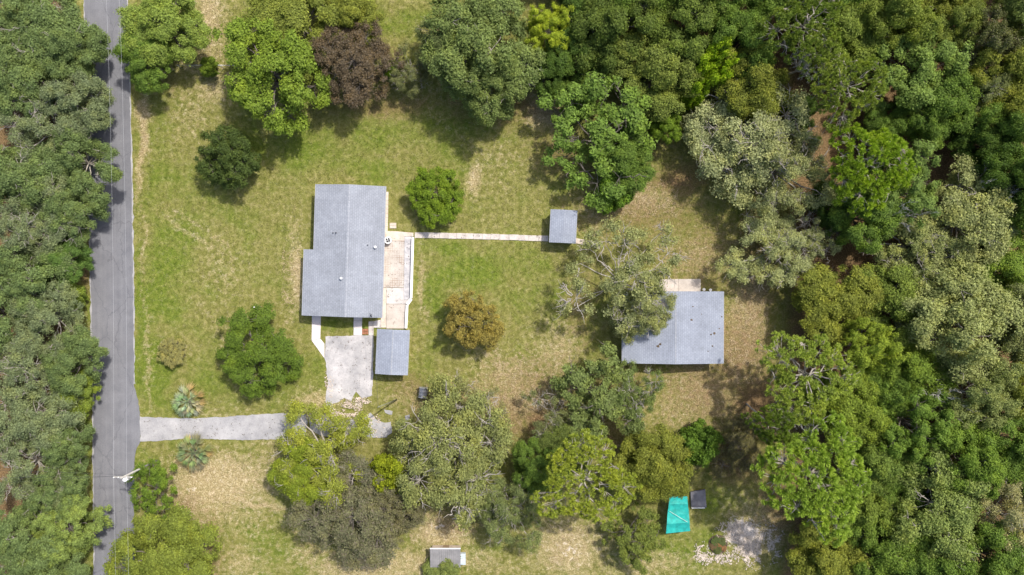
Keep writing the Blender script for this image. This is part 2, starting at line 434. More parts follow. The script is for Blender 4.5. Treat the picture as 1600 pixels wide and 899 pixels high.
TRACKS = [(262,328,350,398,5,.55),(275,318,362,384,5,.5),(250,768,455,762,4,.9),(250,784,455,790,4,.9),(225,120,231,640,4,.5),(1160,440,1150,600,7,.7),(1185,440,1178,600,7,.6),(300,470,420,600,6,.3),(660,150,800,300,8,.3)]
def tracks(px, py):
    out = np.zeros_like(px)
    for x0, y0, x1, y1, w, s in TRACKS:
        t = np.clip(((px - x0) * (x1 - x0) + (py - y0) * (y1 - y0)) / ((x1 - x0)**2 + (y1 - y0)**2), 0, 1)
        out = np.maximum(out, s * np.exp(-((px - x0 - t * (x1 - x0))**2 + (py - y0 - t * (y1 - y0))**2) / w**2))
    return out
def cover_masks(X, Y):
    px = X / S + 800; py = 449.5 - Y / S
    w = fbm(X * 0.22, Y * 0.22, 3)
    px = px + (fbm(X * 0.12, Y * 0.12, 5) - 0.5) * 50; py = py + (fbm(X * 0.12, Y * 0.12, 9) - 0.5) * 50
    g = blobs(px, py, GREEN, w); d = np.maximum(blobs(px, py, DRY, w), tracks(px, py)); l = blobs(px, py, LITTER, w); s = blobs(px, py, SAND, w)
    woods = np.maximum.reduce([sstep(1200, 1270, px), sstep(140, 90, py) * sstep(840, 930, px), sstep(122, 98, px)])
    woods = woods * (1 - .8 * sstep(1850, 2200, px)) * (1 - .8 * sstep(-250, -500, py)) * (1 - .8 * sstep(1150, 1400, py)) * (1 - .8 * sstep(-350, -600, px))
    l = np.maximum(l, woods * 0.95); g = g * (1 - woods); d = d * (1 - 0.85 * woods)
    return np.stack([g, d, l, s], -1).astype(np.float32)

def set_cover(me):
    n = len(me.vertices); co = np.empty(n * 3, dtype=np.float32); me.vertices.foreach_get("co", co); co = co.reshape(-1, 3)
    a = me.attributes.new("cover", 'FLOAT_COLOR', 'POINT')
    a.data.foreach_set("color", cover_masks(co[:, 0].astype(np.float64), co[:, 1].astype(np.float64)).ravel())

# the ground: one sheet, fine in the middle, coarse out to the horizon
fx = np.arange(-84, 84.01, 0.42); fy = np.arange(-52, 52.01, 0.42)
far = np.array([90, 110, 150, 250, 500, 1000, 2000.0])
xs = np.concatenate([-far[::-1], fx, far]); ys = np.concatenate([-far[::-1], fy, far])
GX, GY = np.meshgrid(xs, ys)
nx, ny = len(xs), len(ys)
gz = -0.07 * fbm(GX * 0.3, GY * 0.3, 21) * (np.abs(GX) < 85) * (np.abs(GY) < 53)
gv = np.stack([GX.ravel(), GY.ravel(), gz.ravel()], -1)
ii = (np.arange(ny - 1)[:, None] * nx + np.arange(nx - 1)[None, :]).ravel()
gme = np_mesh("ground", gv, np.stack([ii, ii + 1, ii + nx + 1, ii + nx], -1), True)
set_cover(gme)
ground = link_mesh("ground", gme, M['ground']); tag(ground, kind='structure')

# ------------------------------------------------------------------ road, drive and paths
left = [(128,-160),(132,0),(135,60),(138,200),(142,430),(145.5,600),(147.5,870),(149,1060)]
right = [(194,-160),(198,0),(201.5,100),(206,300),(208.5,500),(209,600),(214,618),(218.5,645),(219,690),(212,705),(209.5,725),(209,860),(210,1060)]
poly = [(gx(a) , gy(b)) for a, b in left] + [(gx(a), gy(b)) for a, b in reversed(right)]
road = MB().prism(ragged(ccw(poly), 0.12, 0.4, 4), -0.25, 0.030).build("road", M['asphalt']); tag(road, kind='structure')
# pale broken edge of the older seal along the verge
for side in (0, 1):
    src = left if side == 0 else [q for q in right if q[1] < 602] 
    pts = [(a, b) for a, b in src]
    e = px_poly(pts); w = 0.16
    strip = [(x - w * (0.6 if side else 1), y) for x, y in e] + [(x + w * (1 if side else .6), y) for x, y in reversed(e)]
    o = MB().prism(ragged(ccw(strip), 0.15, 0.35, 11 + side), -0.2, 0.022).build("road_edge", M['drive']); tag(o, kind='structure')

drive = empty("driveway"); tag(drive, kind='structure')
MB().prism(ragged(ccw(px_poly([(218,651),(240,653),(290,654),(330,652),(390,649),(440,646),(478,648),(481,660),(476,684),(430,687),(360,687),(300,686),(240,689),(219,690)])), 0.12, 0.35, 21), -0.2, 0.045).build("drive_strip", M['drive'], drive)
MB().prism(ragged(ccw(px_poly([(509,526),(546,524.5),(584,524.5),(583,560),(581,618),(566,622),(556,612),(549,626),(538,622),(530,628),(511,634),(508,628),(513,600),(508,560)])), 0.12, 0.35, 22), -0.2, 0.045).build("parking_pad", M['pad'], drive)
for k, pp in enumerate([[(566,654),(574,650),(579,645),(584,650),(590,657),(600,661),(611,659),(613,676),(604,684),(592,684.5),(576,684),(566,678)],
                        [(482,652),(497,646),(512,650),(530,656),(552,656),(560,668),(556,684),(524,684),(500,680),(484,672)],
                        [(600,640),(613,644),(612,648),(602,645)],[(619,660),(624,659),(624,667),(620,668)],[(633,650),(640,648),(640,656),(634,658)]]):
    MB().prism(ragged(ccw(px_poly(pp)), 0.13, 0.3, 31 + k), -0.2, 0.036).build("broken_slab", M['drive'], drive)

def slab_run(name, centre, width, mat, slabs=1.25, z=0.06, seed=0):
    """a path of separate cast slabs with open joints along a polyline (photograph-plan points)"""
    root = empty(name); tag(root, kind='structure')
    r = random.Random(seed)
    for (a, b) in zip(centre[:-1], centre[1:]):
        A = Vector((gx(a[0]), gy(a[1]))); B = Vector((gx(b[0]), gy(b[1]))); L = (B - A).length
        k = max(1, round(L / slabs)); d = (B - A).normalized(); n = Vector((-d.y, d.x))
        for j in range(k):
            p = A + d * (L * j / k + 0.012); q = A + d * (L * (j + 1) / k - 0.012)
            jit = r.uniform(-0.02, 0.02); h = z + r.uniform(-0.008, 0.008); w = width / 2
            MB().prism(ccw([tuple(p + n * (w + jit)), tuple(p - n * (w - jit)), tuple(q - n * (w - jit)), tuple(q + n * (w + jit))]), -0.2, h).build("slab", mat, root, bevel=0.01)
    return root
slab_run("garden_path", [(648,367.5),(700,368.5),(780,370.5),(857,373)], 0.80, M['walk'], 1.3, 0.06, 1)
slab_run("shed_path", [(899,376.5),(914,379),(938,386)], 0.75, M['block'], 0.9, 0.05, 2)
slab_run("carport_walk", [(560,478),(558.8,524)], 1.2, M['walk_pale'], 1.2, 0.06, 4)
# the bent front walk, mitred at the bend
fw = empty("front_walk"); tag(fw, kind='structure')
for pp in ([(488,470),(501.5,470),(501.2,505),(487.5,505)], [(487.5,505.3),(501.2,505.3),(500.5,529),(487,532)], [(487,532.3),(500.5,529.3),(507,537.5),(507,560),(497,546)]):
    MB().prism(ccw(px_poly(pp)), -0.2, 0.06).build("slab", M['walk_pale'], fw, bevel=0.01)

patio = empty("patio"); tag(patio, kind='structure')
def slab(pp, mat, h, name="slab"):
    return MB().prism(ccw(px_poly(pp)), -0.2, h).build(name, mat, patio, bevel=0.008)
slab([(590,377),(631.8,377),(631.0,449.5),(590,449.5)], M['tile'], 0.10)
slab([(632.2,370),(644.5,370),(642.0,468.5),(631.2,468.5),(631.3,450)], M['stained'], 0.10)
slab([(600,361),(616,361.5),(646,364),(646,369.6),(632,369.6),(631.8,376.6),(600,376.6)], M['block'], 0.09)
slab([(604,450),(631,450),(631,475),(604,475)], M['white_slab'], 0.11)
slab([(631.2,469),(641.5,469),(636,475),(631.2,475)], M['white_slab'], 0.10)
slab([(596,450),(603.7,450),(603.5,512),(595,512)], M['block'], 0.07)
slab([(604,475.4),(635.5,475.4),(634,513.5),(604,513.5)], M['cream'], 0.12)
slab([(584,502),(594.8,500),(594.8,512.4),(584,512)], M['white_slab'], 0.08)
slab([(576,502.5),(583.7,502.2),(583.7,524),(576,524)], M['walk'], 0.05)
for k in range(9):      # paving blocks in a row along the back wall
    y0 = 300 + k * 6.8
    slab([(598,y0),(607 - 0.12 * k,y0),(606.9 - 0.12 * k,y0 + 6.5),(598,y0 + 6.5)], M['block'], 0.06 + 0.012 * (k % 3), "paving_block")
for k in range(6):      # small brick bed between the two walks
    x0 = 566 + (k % 3) * 3.2; y0 = 514 + (k // 3) * 4.6
    slab([(x0,y0),(x0 + 2.9,y0),(x0 + 2.9,y0 + 4.2),(x0,y0 + 4.2)], M['brick'], 0.06, "brick")
for k in range(4):
    x0 = 609 + (k % 2) * 5.2; y0 = 348.5 + (k // 2) * 4.4
    slab([(x0,y0),(x0 + 5,y0),(x0 + 5,y0 + 4.1),(x0,y0 + 4.1)], M['block'], 0.09, "paving_block")

# the low white wall round the patio
def run_wall(name, pts, w, h, mat, label):
    root = empty(name, at(*pts[0])); o0 = root.location.copy(); tag(root, label, "wall")
    mb = MB(); cap = MB()
    for a, b in zip(pts[:-1], pts[1:]):
        A = Vector((gx(a[0]), gy(a[1]))) - o0.xy; B = Vector((gx(b[0]), gy(b[1]))) - o0.xy
        d = (B - A).normalized(); n = Vector((-d.y, d.x))
        for m_, ww, z0, z1, e in ((mb, w, -0.1, h, 0), (cap, w + 0.1, h + 0.003, h + 0.07, 0.03)):
            p = A - d * e; q = B + d * e
            m_.prism(ccw([tuple(p + n * ww / 2), tuple(p - n * ww / 2), tuple(q - n * ww / 2), tuple(q + n * ww / 2)]), z0, z1)
            z1 += 0.004
    mb.build("wall_body", mat, root); cap.build("coping", mat, root)
    return root
run_wall("patio_wall", [(646,371.5),(643.3,466)], 0.22, 0.55, M['rail'], "long low white patio wall between the stained slab and the lawn")
run_wall("patio_wall", [(643.0,467.5),(637.2,475.5)], 0.34, 0.45, M['rail'], "short slanting white patio wall at the bend beside the lawn")
run_wall("patio_wall", [(636.9,477),(635.2,512.5)], 0.24, 0.50, M['rail'], "short white patio wall running up to the garage roof")

# ------------------------------------------------------------------ buildings
def slope(mb, poly, zf, t=0.14):
    """a solid roof plane over polygon poly (u, v) at height zf(u, v)"""
    poly = ccw(poly); n = len(poly)
    vs = [(u, v, zf(u, v) - t) for u, v in poly] + [(u, v, zf(u, v)) for u, v in poly]
    mb.add(vs, [tuple(range(n - 1, -1, -1)), tuple(range(n, 2 * n))] + [(i, (i + 1) % n, n + (i + 1) % n, n + i) for i in range(n)])

def ridge_caps(root, u, v0, v1, z, mat, w=0.17, axis=1):
    mb = MB(); k = int((v1 - v0) / 0.32)
    for j in range(k):
        a = v0 + (v1 - v0) * j / k; b = v0 + (v1 - v0) * (j + 1) / k - 0.02; dz = 0.012 + 0.008 * (j % 2)
        mb.add([(u - w, a, z + dz - 0.05), (u, a, z + dz), (u + w, a, z + dz - 0.05), (u - w, b, z + dz - 0.05), (u, b, z + dz), (u + w, b, z + dz - 0.05)], [(0, 1, 4, 3), (1, 2, 5, 4)])
    o = mb.build("ridge_cap", mat, root); o["kind"] = "stuff"; return o

def opening(root, name, side, c, w, z0, z1, u0, u1, v0, v1):
    """a framed window or door standing 3 cm proud of the wall; side in N E S W"""
    def bx(a0, a1, d0, d1, za, zb):
        if side == 'E': return (u1 + d0, u1 + d1, a0, a1, za, zb)
        if side == 'W': return (u0 - d1, u0 - d0, a0, a1, za, zb)
        if side == 'N': return (a0, a1, v1 + d0, v1 + d1, za, zb)
        return (a0, a1, v0 - d1, v0 - d0, za, zb)
    f = MB()
    f.box(*bx(c - w/2 - .07, c - w/2, -.02, .05, z0, z1)); f.box(*bx(c + w/2, c + w/2 + .07, -.02, .05, z0, z1))
    f.box(*bx(c - w/2 - .07, c + w/2 + .07, -.02, .052, z1, z1 + .07))
    if name == "window": f.box(*bx(c - w/2 - .09, c + w/2 + .09, -.02, .08, z0 - .07, z0))
    fo = f.build("window" if name == "window" else "door", M['trim'], root)
    if name == "window":
        MB().box(*bx(c - w/2, c + w/2, -.02, .02, z0, z1)).build("pane", M['glass'], fo)
        MB().box(*bx(c - .02, c + .02, .021, .04, z0, z1)).build("mullion", M['trim'], fo)
    else:
        MB().box(*bx(c - w/2, c + w/2, -.02, .025, z0, z1)).build("door_leaf", M['door'], fo)
        MB().box(*bx(c + w/2 - .14, c + w/2 - .06, .026, .07, z0 + .95, z0 + 1.02)).build("handle", M['galv'], fo)

# main house: origin under the ridge, local u east, v north
h1 = empty("house", (-22.85, 5.1, 0), math.radians(-1.7))
tag(h1, "long main house with stepped grey shingle gable roof beside the patio", "house")
zf = lambda u, v: 3.62 - abs(u) * (0.92 / 4.95)
rm = MB()
slope(rm, [(0, 9.2), (-4.9, 9.2), (-4.9, 0.08), (-6.35, 0.08), (-6.35, -9.2), (0, -9.2)], zf)
slope(rm, [(0, 9.2), (0, -9.2), (4.95, -9.2), (4.95, 9.2)], zf)
r1 = rm.build("roof", M['shingle'], h1)
ridge_caps(r1, 0, -9.2, 9.2, 3.62, M['ridge'])
w_ = MB()
w_.add([(-4.4,-8.7,-.1),(4.45,-8.7,-.1),(4.45,8.7,-.1),(-4.4,8.7,-.1),(-4.4,-8.7,2.62),(4.45,-8.7,2.61),(4.45,8.7,2.61),(-4.4,8.7,2.62),(0,-8.7,3.44),(0,8.7,3.44)],
       [(3,2,1,0),(0,1,5,8,4),(2,3,7,9,6),(1,2,6,5),(3,0,4,7),(4,8,9,7),(5,6,9,8)])
w_.box(-5.85, -4.41, -8.7, -0.42, -.1, 2.34)
w_.build("wall", M['wall'], h1)
for bx_ in ((4.955, 4.985, -9.2, 9.2, 2.54, 2.70), (-6.385, -6.355, -9.2, .08, 2.28, 2.43), (-4.935, -4.905, .09, 9.2, 2.55, 2.71)):
    MB().box(*bx_).build("fascia", M['fascia'], h1)
for sd, c, w, a, b, nm in [('E',5.5,1.4,1.0,2.1,'window'),('E',2.0,.9,.1,2.15,'door'),('E',-1.5,1.8,.9,2.1,'window'),('E',-5.6,1.4,1.0,2.1,'window'),
                           ('N',-2,1.2,1.0,2.1,'window'),('N',2,1.2,1.0,2.1,'window'),('S',2.2,.9,.1,2.15,'door'),('S',-2.2,1.4,1.0,2.1,'window'),('W',4.5,1.4,1.0,2.1,'window')]:
    opening(h1, nm, sd, c, w, a, b, -4.4, 4.45, -8.7, 8.7)
for (px, py, r_, h_, m_) in [(586,386,.13,.38,'pale_metal'),(534,435,.12,.36,'pale_metal'),(525,364,.06,.22,'dark'),(520,364,.05,.16,'dark'),(574,383,.05,.16,'dark')]:
    q = h1.matrix_world if False else Matrix.Rotation(math.radians(1.7), 3, 'Z') @ (at(px, py, 3.5) - Vector((-22.85, 5.1, 0)))
    zr = zf(q.x, q.y)
    MB().tube([(q.x, q.y, zr - .1), (q.x, q.y, zr + h_)], r_, 10).tube([(q.x, q.y, zr + h_ + .002), (q.x, q.y, zr + h_ + .06)], r_ * 1.5, 10).build("vent_pipe", M[m_], r1)
q = Matrix.Rotation(math.radians(1.7), 3, 'Z') @ (at(581, 492, 3.0) - Vector((-22.85, 5.1, 0)))
ms = MB().tube([(q.x, q.y, 2.2), (q.x, q.y, 3.9)], .045, 8).tube([(q.x, q.y, 3.9), (q.x + .1, q.y - .14, 4.02), (q.x + .15, q.y - .28, 3.92)], .07, 8)
ms.tube([(q.x - .35, q.y + .25, 3.0), (q.x, q.y, 3.6)], .02, 6).build("service_mast", M['dark'], r1)

def gable_shed(name, origin, rz, w, l, eave, ridge, mat, label, cat, over=0.3, door=None, wins=(), ru=0.0, caps=True):
    root = empty(name, (origin[0], origin[1], 0), rz); tag(root, label, cat)
    k = (ridge - eave) / (w / 2); zf = lambda u, v: ridge - abs(u - ru) * k
    m_ = MB()
    slope(m_, [(ru, l/2), (-w/2, l/2), (-w/2, -l/2), (ru, -l/2)], zf, .11); slope(m_, [(ru, l/2), (ru, -l/2), (w/2, -l/2), (w/2, l/2)], zf, .11)
    r = m_.build("roof", mat, root)
    if caps: ridge_caps(r, ru, -l/2, l/2, ridge, M['ridge'], .14)
    a, b = w/2 - over, l/2 - over; ze = zf(a, 0) - .14; zr = ridge - .16
    MB().add([(-a,-b,-.1),(a,-b,-.1),(a,b,-.1),(-a,b,-.1),(-a,-b,ze),(a,-b,ze),(a,b,ze),(-a,b,ze),(ru,-b,zr),(ru,b,zr)],
             [(3,2,1,0),(0,1,5,8,4),(2,3,7,9,6),(1,2,6,5),(3,0,4,7),(4,8,9,7),(5,6,9,8)]).build("wall", M['wall'], root)
    z1 = zf(w/2, 0)
    MB().box(w/2 + .003, w/2 + .03, -l/2, l/2, z1 - .13, z1).build("fascia", M['fascia'], root); MB().box(-w/2 - .03, -w/2 - .003, -l/2, l/2, z1 - .13, z1).build("fascia", M['fascia'], root)
    if door: opening(root, "door", door[0], door[1], door[2], .08, 2.0, -a, a, -b, b)
    for sd, c, ww in wins: opening(root, "window", sd, c, ww, 1.0, 1.9, -a, a, -b, b)
    return root, r, zf
gable_shed("garage", (-16.77, -9.05), math.radians(-2.6), 4.53, 6.33, 2.4, 2.78, M['shingle_b'], "small grey shingle roofed garage beside the parking pad", "garage", door=('N', 0, .9), wins=(('E', 0, 1.1),))
gable_shed("garden_shed", (7.2, 8.58), math.radians(-2.8), 3.7, 4.65, 2.35, 2.58, M['shingle_b'], "small square grey roofed shed astride the garden path", "shed", .22, door=('W', -1.5, .85), caps=False)
h2, r2, zf2 = gable_shed("cottage", (22.5, -5.57), math.radians(-0.2), 14.2, 10.1, 2.7, 3.75, M['shingle_b'], "wide grey shingle roofed cottage half under the mossy oak", "cottage", .45, door=('N', 3.0, .95),
    wins=(('N',-3,1.4),('E',2,1.4),('E',-2,1.4),('S',-3,1.6),('S',3,1.6),('W',0,1.4)), ru=0.15, caps=True)
# dead leaves and dark scraps lying on the cottage roof
for j, (px, py, s_) in enumerate([(1082,479,.14),(1096,491,.12),(1080,500,.24),(1117,521,.30),(1112,523,.2),(1125,514,.14),(1129,495,.14),(1114,541,.22),(1028,541,.3),(1031,538,.24),(1107,549,.12)]):
    p = at(px, py, 3.2); u, v = p.x - 22.5, p.y + 5.57; z = zf2(u, v)
    r_ = random.Random(j); n = 7
    ring = [(u + s_ * r_.uniform(.5, 1) * math.cos(2*math.pi*i/n), v + s_ * r_.uniform(.4, .9) * math.sin(2*math.pi*i/n)) for i in range(n)]
    mb = MB(); mb.add([(a, b, zf2(a, b) + .006) for a, b in ring] + [(u, v, z + .07)], [(i, (i + 1) % n, n) for i in range(n)])
    o = mb.build("leaf_debris", M['soil'], r2)
# porch slab behind the cottage
pb = empty("porch_slab"); tag(pb, kind='structure')
for pp in ([(1030,437),(1060,436.3),(1060,458),(1030,458)], [(1060.3,436.3),(1094.5,436),(1095,458),(1060.3,458)]):
    MB().prism(ccw(px_poly(pp)), -.2, .09).build("slab", M['cream'], pb, bevel=.01)
for px, py, hh, lab in ((1098.5,452.5,.55,"white bucket by the corner of the porch slab"), (1109,453.3,.35,"smaller low white bucket against the cottage back wall")):
    b_ = empty("bucket", at(px, py, 0)); tag(b_, lab, "bucket")
    MB().tube([(0,0,0),(0,0,hh)], [.15,.19], 12).build("bucket_body", M['rail'], b_, smooth=False)
    MB().tube([(0,0,hh+.002),(0,0,hh+.04)], .205, 12).build("lid", M['rail'], b_)

# low shed at the bottom, metal roof
sh = empty("metal_shed", (-9.42, -38.2, 0)); tag(sh, "low shed with pale grey ribbed metal roof at the bottom edge", "shed")
MB().box(-2.0, 2.0, -1.15, 1.15, -.1, 1.55).build("wall", M['board'], sh)
rf = empty("roof"); rf.parent = sh
for k in range(5):
    a = -2.15 + k * .86; sheet = MB()
    sheet.add([(a, -1.4, 1.52), (a + .855, -1.4, 1.52), (a + .855, 1.3, 1.78), (a, 1.3, 1.78), (a, -1.4, 1.56), (a + .855, -1.4, 1.56), (a + .855, 1.3, 1.82), (a, 1.3, 1.82)],
              [(3,2,1,0),(4,5,6,7),(0,1,5,4),(1,2,6,5),(2,3,7,6),(3,0,4,7)])
    for t in (.12, .42, .72):
        sheet.add([(a+t, -1.4, 1.565),(a+t+.05, -1.4, 1.60),(a+t+.1, -1.4, 1.565),(a+t, 1.3, 1.825),(a+t+.05, 1.3, 1.86),(a+t+.1, 1.3, 1.825)], [(0,1,4,3),(1,2,5,4)])
    sheet.build("roof_sheet", M['sheet_roof'], rf)
MB().box(-2.17, 2.17, 1.305, 1.42, 1.70, 1.87).build("ridge_flashing", M['rail'], sh)
MB().box(-.45, .45, 1.152, 1.2, 0, 1.4).build("door", M['door'], sh)
bb = empty("storage_bin", at(723, 871, 0)); tag(bb, "faded blue grey storage bin right of the metal roofed shed", "bin")
MB().box(-.42, .42, -.75, .75, 0, .7).build("bin_body", M['bluebox'], bb, bevel=.03); MB().box(-.46, .46, -.79, .79, .703, .78).build("lid", M['bluebox'], bb, bevel=.02)

# turquoise tarp shelter
tp = empty("tarp_shelter", at(1058, 806, 0)); tag(tp, "bright turquoise tarp shelter under the trees near the bottom", "shelter")
def tp_loc(px, py, z): return at(px, py, z) - tp.location
rows = [(776, 2.25), (788, 2.3), (804, 2.18), (819, 2.42), (834, 2.0)]
XL = [1046, 1045, 1043, 1042, 1040.5]; XR = [1074, 1075, 1076.5, 1077.5, 1078.5]
for k in range(4):
    mb = MB(); nu = 18; nv = 7
    vs = []
    for j in range(nv + 1):
        for i in range(nu + 1):
            t = j / nv; s_ = i / nu
            y = rows[k][0] * (1 - t) + rows[k + 1][0] * t; z = rows[k][1] * (1 - t) + rows[k + 1][1] * t
            xl = XL[k] * (1 - t) + XL[k + 1] * t; xr = XR[k] * (1 - t) + XR[k + 1] * t
            sag = -.16 * math.sin(math.pi * s_) * math.sin(math.pi * t) + .05 * math.sin(9 * s_ + k * 2 + 3 * t) * math.sin(math.pi * t) + .035 * math.sin(23 * s_ + 5 * k + 8 * t) * math.sin(math.pi * t)
            yy = y - 4.0 * s_ * (k == 3) * t - 2.0 * s_ * t * (k == 2) - (2.0 * s_ * (1 - t) if k == 3 else 0)
            p = tp_loc(xl * (1 - s_) + xr * s_, yy, z); vs.append((p.x, p.y, p.z + sag))
    mb.add(vs, [(j*(nu+1)+i, j*(nu+1)+i+1, (j+1)*(nu+1)+i+1, (j+1)*(nu+1)+i) for j in range(nv) for i in range(nu)])
    mb.build("tarp_panel", M['tarp'], tp, smooth=True)
# hanging right hand edge
for k in range(3):
    a_, b_ = tp_loc(XR[k+1] , rows[k+1][0] - (2.0 if k >= 1 else 0), rows[k+1][1]), tp_loc(XR[k], rows[k][0], rows[k][1])
    MB().add([tuple(a_), tuple(b_), (b_.x + .12, b_.y, b_.z - .55), (a_.x + .12, a_.y, a_.z - .55)], [(0, 1, 2, 3)]).build("side_flap", M['tarp'], tp)
for px, py in ((1046,778),(1074,778),(1041,833),(1078,829)):
    p = tp_loc(px, py, 2.0); MB().tube([(p.x * .98, p.y * .98, -.1), (p.x, p.y, 2.0)], .03, 6).build("post", M['galv'], tp)
a, b = tp_loc(1046, 799, 2.36), tp_loc(1074, 816, 2.55); MB().tube([tuple(a), tuple(b)], .03, 5).build("guy_rope", M['rope'], tp)
ds = empty("felt_slab", at(1090, 778, 0)); tag(ds, "dark grey felt covered low platform right of the turquoise tarp", "platform")
d0 = ds.location
MB().prism(ccw([(gx(a) - d0.x, gy(b) - d0.y) for a, b in ((1078,768),(1101,764),(1103,792),(1079,791))]), 0, .35).build("platform_top", M['dark_slab'], ds, bevel=.02)
MB().box(-.95, .95, -1.42, -1.30, .0, .38).build("edge_board", M['rail'], ds)

# ------------------------------------------------------------------ poles, wires and yard things
def tube_obj(name, pts, r, mat, parent, n=8): return MB().tube(pts, r, n).build(name, mat, parent, smooth=True)
up = empty("utility_pole", at(245, 720, 0)); tag(up, "tall utility pole with transformer leaning over the road edge in view", "utility pole")
tube_obj("pole", [(0,0,-.3),(0,0,9.2)], [.16,.11], M['pole'], up, 10)
MB().box(-1.25, 1.25, -.06, .06, 8.55, 8.68).build("crossarm", M['pole'], up)
tr_ = tube_obj("transformer", [(.05,-.42,7.35),(.05,-.42,8.35)], .30, M['pale_metal'], up, 14)
tube_obj("lid", [(.05,-.42,8.352),(.05,-.42,8.44)], [.33,.26], M['rail'], tr_, 14)
for dx in (-.12, .18): tube_obj("bushing", [(.05+dx,-.42,8.44),(.05+dx,-.42,8.68)], .05, M['rail'], tr_)
for dx in (-1.15, -.55, .55, 1.15): tube_obj("insulator", [(dx,0,8.682),(dx,0,8.86)], [.055,.085], M['rail'], up)
for dx, dy in ((.38,-.3),(-.42,-.15)): tube_obj("cutout", [(dx,dy,8.2),(dx*1.25,dy*1.3,8.5)], .06, M['rail'], up)
tube_obj("conduit", [(.17,.06,-.1),(.17,.06,2.6)], .05, M['galv'], up); tube_obj("conduit", [(.10,-.16,-.1),(.10,-.16,2.2)], .04, M['rail'], up)
UP = up.location
def catenary(a, b, sag, n=14): return [Vector(a).lerp(Vector(b), i / n) - Vector((0, 0, 4 * sag * (i / n) * (1 - i / n))) for i in range(n + 1)]
def wire(a, b, sag, label, mat='wire', r=.02):
    o = MB().tube(catenary(a, b, sag), r, 5).build("power_line", M[mat]); tag(o, label, "power line", "overhead lines at the utility pole"); return o
for dx, lab in ((-1.15, "outer pale overhead line above the middle of the road"), (.55, "inner pale overhead line above the right wheel track of the road")):
    p = UP + Vector((dx, 0, 8.88))
    o = MB().tube(catenary(p, p + Vector((-1.2, 75, .4)), .9) , .008, 5).tube(catenary(p, p + Vector((.3, -45, .2)), .5), .008, 5).build("power_line", M['wire'])
    tag(o, lab, "power line", "overhead lines at the utility pole")
for dy, z, lab in ((.3, 7.9, "upper thin dark cable crossing the road left of the pole"), (-.1, 8.3, "middle thin dark cable crossing the road left of the pole"), (-.5, 7.6, "lower thin dark cable crossing the road left of the pole")):
    wire(UP + Vector((-.1, dy * .2, z)), Vector((-76, UP.y + dy * 3.2, z + .3)), .3, lab, 'wire_dark', .013)
pd = empty("utility_pedestal", at(244.5, 731.5, 0)); tag(pd, "small white utility pedestal in the grass below the pole", "pedestal")
tube_obj("pedestal_body", [(0,0,-.05),(0,0,.55)], .16, M['rail'], pd, 10); tube_obj("cap", [(0,0,.552),(0,0,.64)], [.19,.12], M['rail'], pd, 10)

lp = empty("leaning_pole", at(620, 625, 0)); tag(lp, "dark leaning wooden pole below the garage throwing a long shadow", "pole")
top = at(603.6, 624.9, 0) - lp.location + Vector((0, 0, 6.2))
tube_obj("pole", [(.02,0,-.3), tuple(top)], [.13,.09], M['old_pole'], lp, 8)
tube_obj("bracket", [tuple(top - Vector((.12,.12,.2))), tuple(top + Vector((.12,.12,-.2)))], .03, M['galv'], lp)
mast_top = h1.location + Matrix.Rotation(math.radians(-1.7), 3, 'Z') @ Vector((q.x + .15, q.y - .28, 3.9)) 
p_ = empty("thin_post", at(408, 479.5, 0)); tag(p_, "thin pale metal post alone on the lawn left of the house", "post")
tube_obj("post", [(0,0,-.2),(0,0,2.6)], [.04,.035], M['pale_metal'], p_, 8)
tube_obj("cap", [(0,0,2.6),(0,0,2.75)], .09, M['rail'], p_, 8); tube_obj("collar", [(0,0,.9),(0,0,1.05)], .07, M['rail'], p_, 8)
sv = MB().tube(catenary(mast_top, lp.location + top - Vector((0,0,.1)), .35), .015, 5).build("service_wire", M['wire_dark']); tag(sv, "thin dark service wire from the house roof corner to the leaning pole", "wire")

# grey tank lying on its side
tk = empty("metal_tank", at(662, 612.5, 0), math.radians(-6)); tag(tk, "weathered grey metal tank lying on the grass above the big oak", "tank")
R_ = .62
MB().tube([(0,-.68,R_),(0,.68,R_)], R_, 20).build("tank_body", M['tank'], tk)
for y in (-.72, .66): MB().tube([(0,y,R_),(0,y+.06,R_)], R_ + .035, 20).build("rim", M['galv'], tk)
for y in (-.25, .22): MB().tube([(0,y,R_),(0,y+.05,R_)], R_ + .02, 20).build("hoop", M['galv'], tk)
for y in (-.5, .45): MB().box(-.5,.5,y-.06,y+.06,-.05,.16).build("cradle", M['dark'], tk)

# air conditioner on the patio
ac = empty("air_conditioner", at(606.5, 376, .9) * Vector((1,1,0)) if False else Vector((at(606.3,375.6,.9).x, at(606.3,375.6,.9).y, .1))); tag(ac, "white octagonal air conditioner with dark round fan on the patio corner", "air conditioner")
MB().tube([(0,0,0),(0,0,.78)], .46, 8).build("casing", M['galv'], ac)
ring = MB(); n = 24
for k in range(n):
    a0, a1 = 2*math.pi*k/n, 2*math.pi*(k+1)/n
    ring.add([(r*math.cos(a), r*math.sin(a), z) for r, z in ((.34,.783),(.52,.783),(.52,.90),(.34,.90)) for a in (a0, a1)], [(0,2,3,1),(2,4,5,3),(4,6,7,5),(6,0,1,7)])
ring.build("rim", M['rail'], ac)
MB().tube([(0,0,.785),(0,0,.80)], .335, 20).build("grille_well", M['dark'], ac)
for k in range(4):
    a = k * math.pi / 2 + .3
    MB().add([(.05*math.cos(a),.05*math.sin(a),.83),(.30*math.cos(a-.28),.30*math.sin(a-.28),.82),(.30*math.cos(a+.28),.30*math.sin(a+.28),.86)],[(0,1,2)]).build("fan_blade", M['galv'], ac)
MB().tube([(0,0,.81),(0,0,.88)], .08, 10).build("fan_hub", M['galv'], ac)

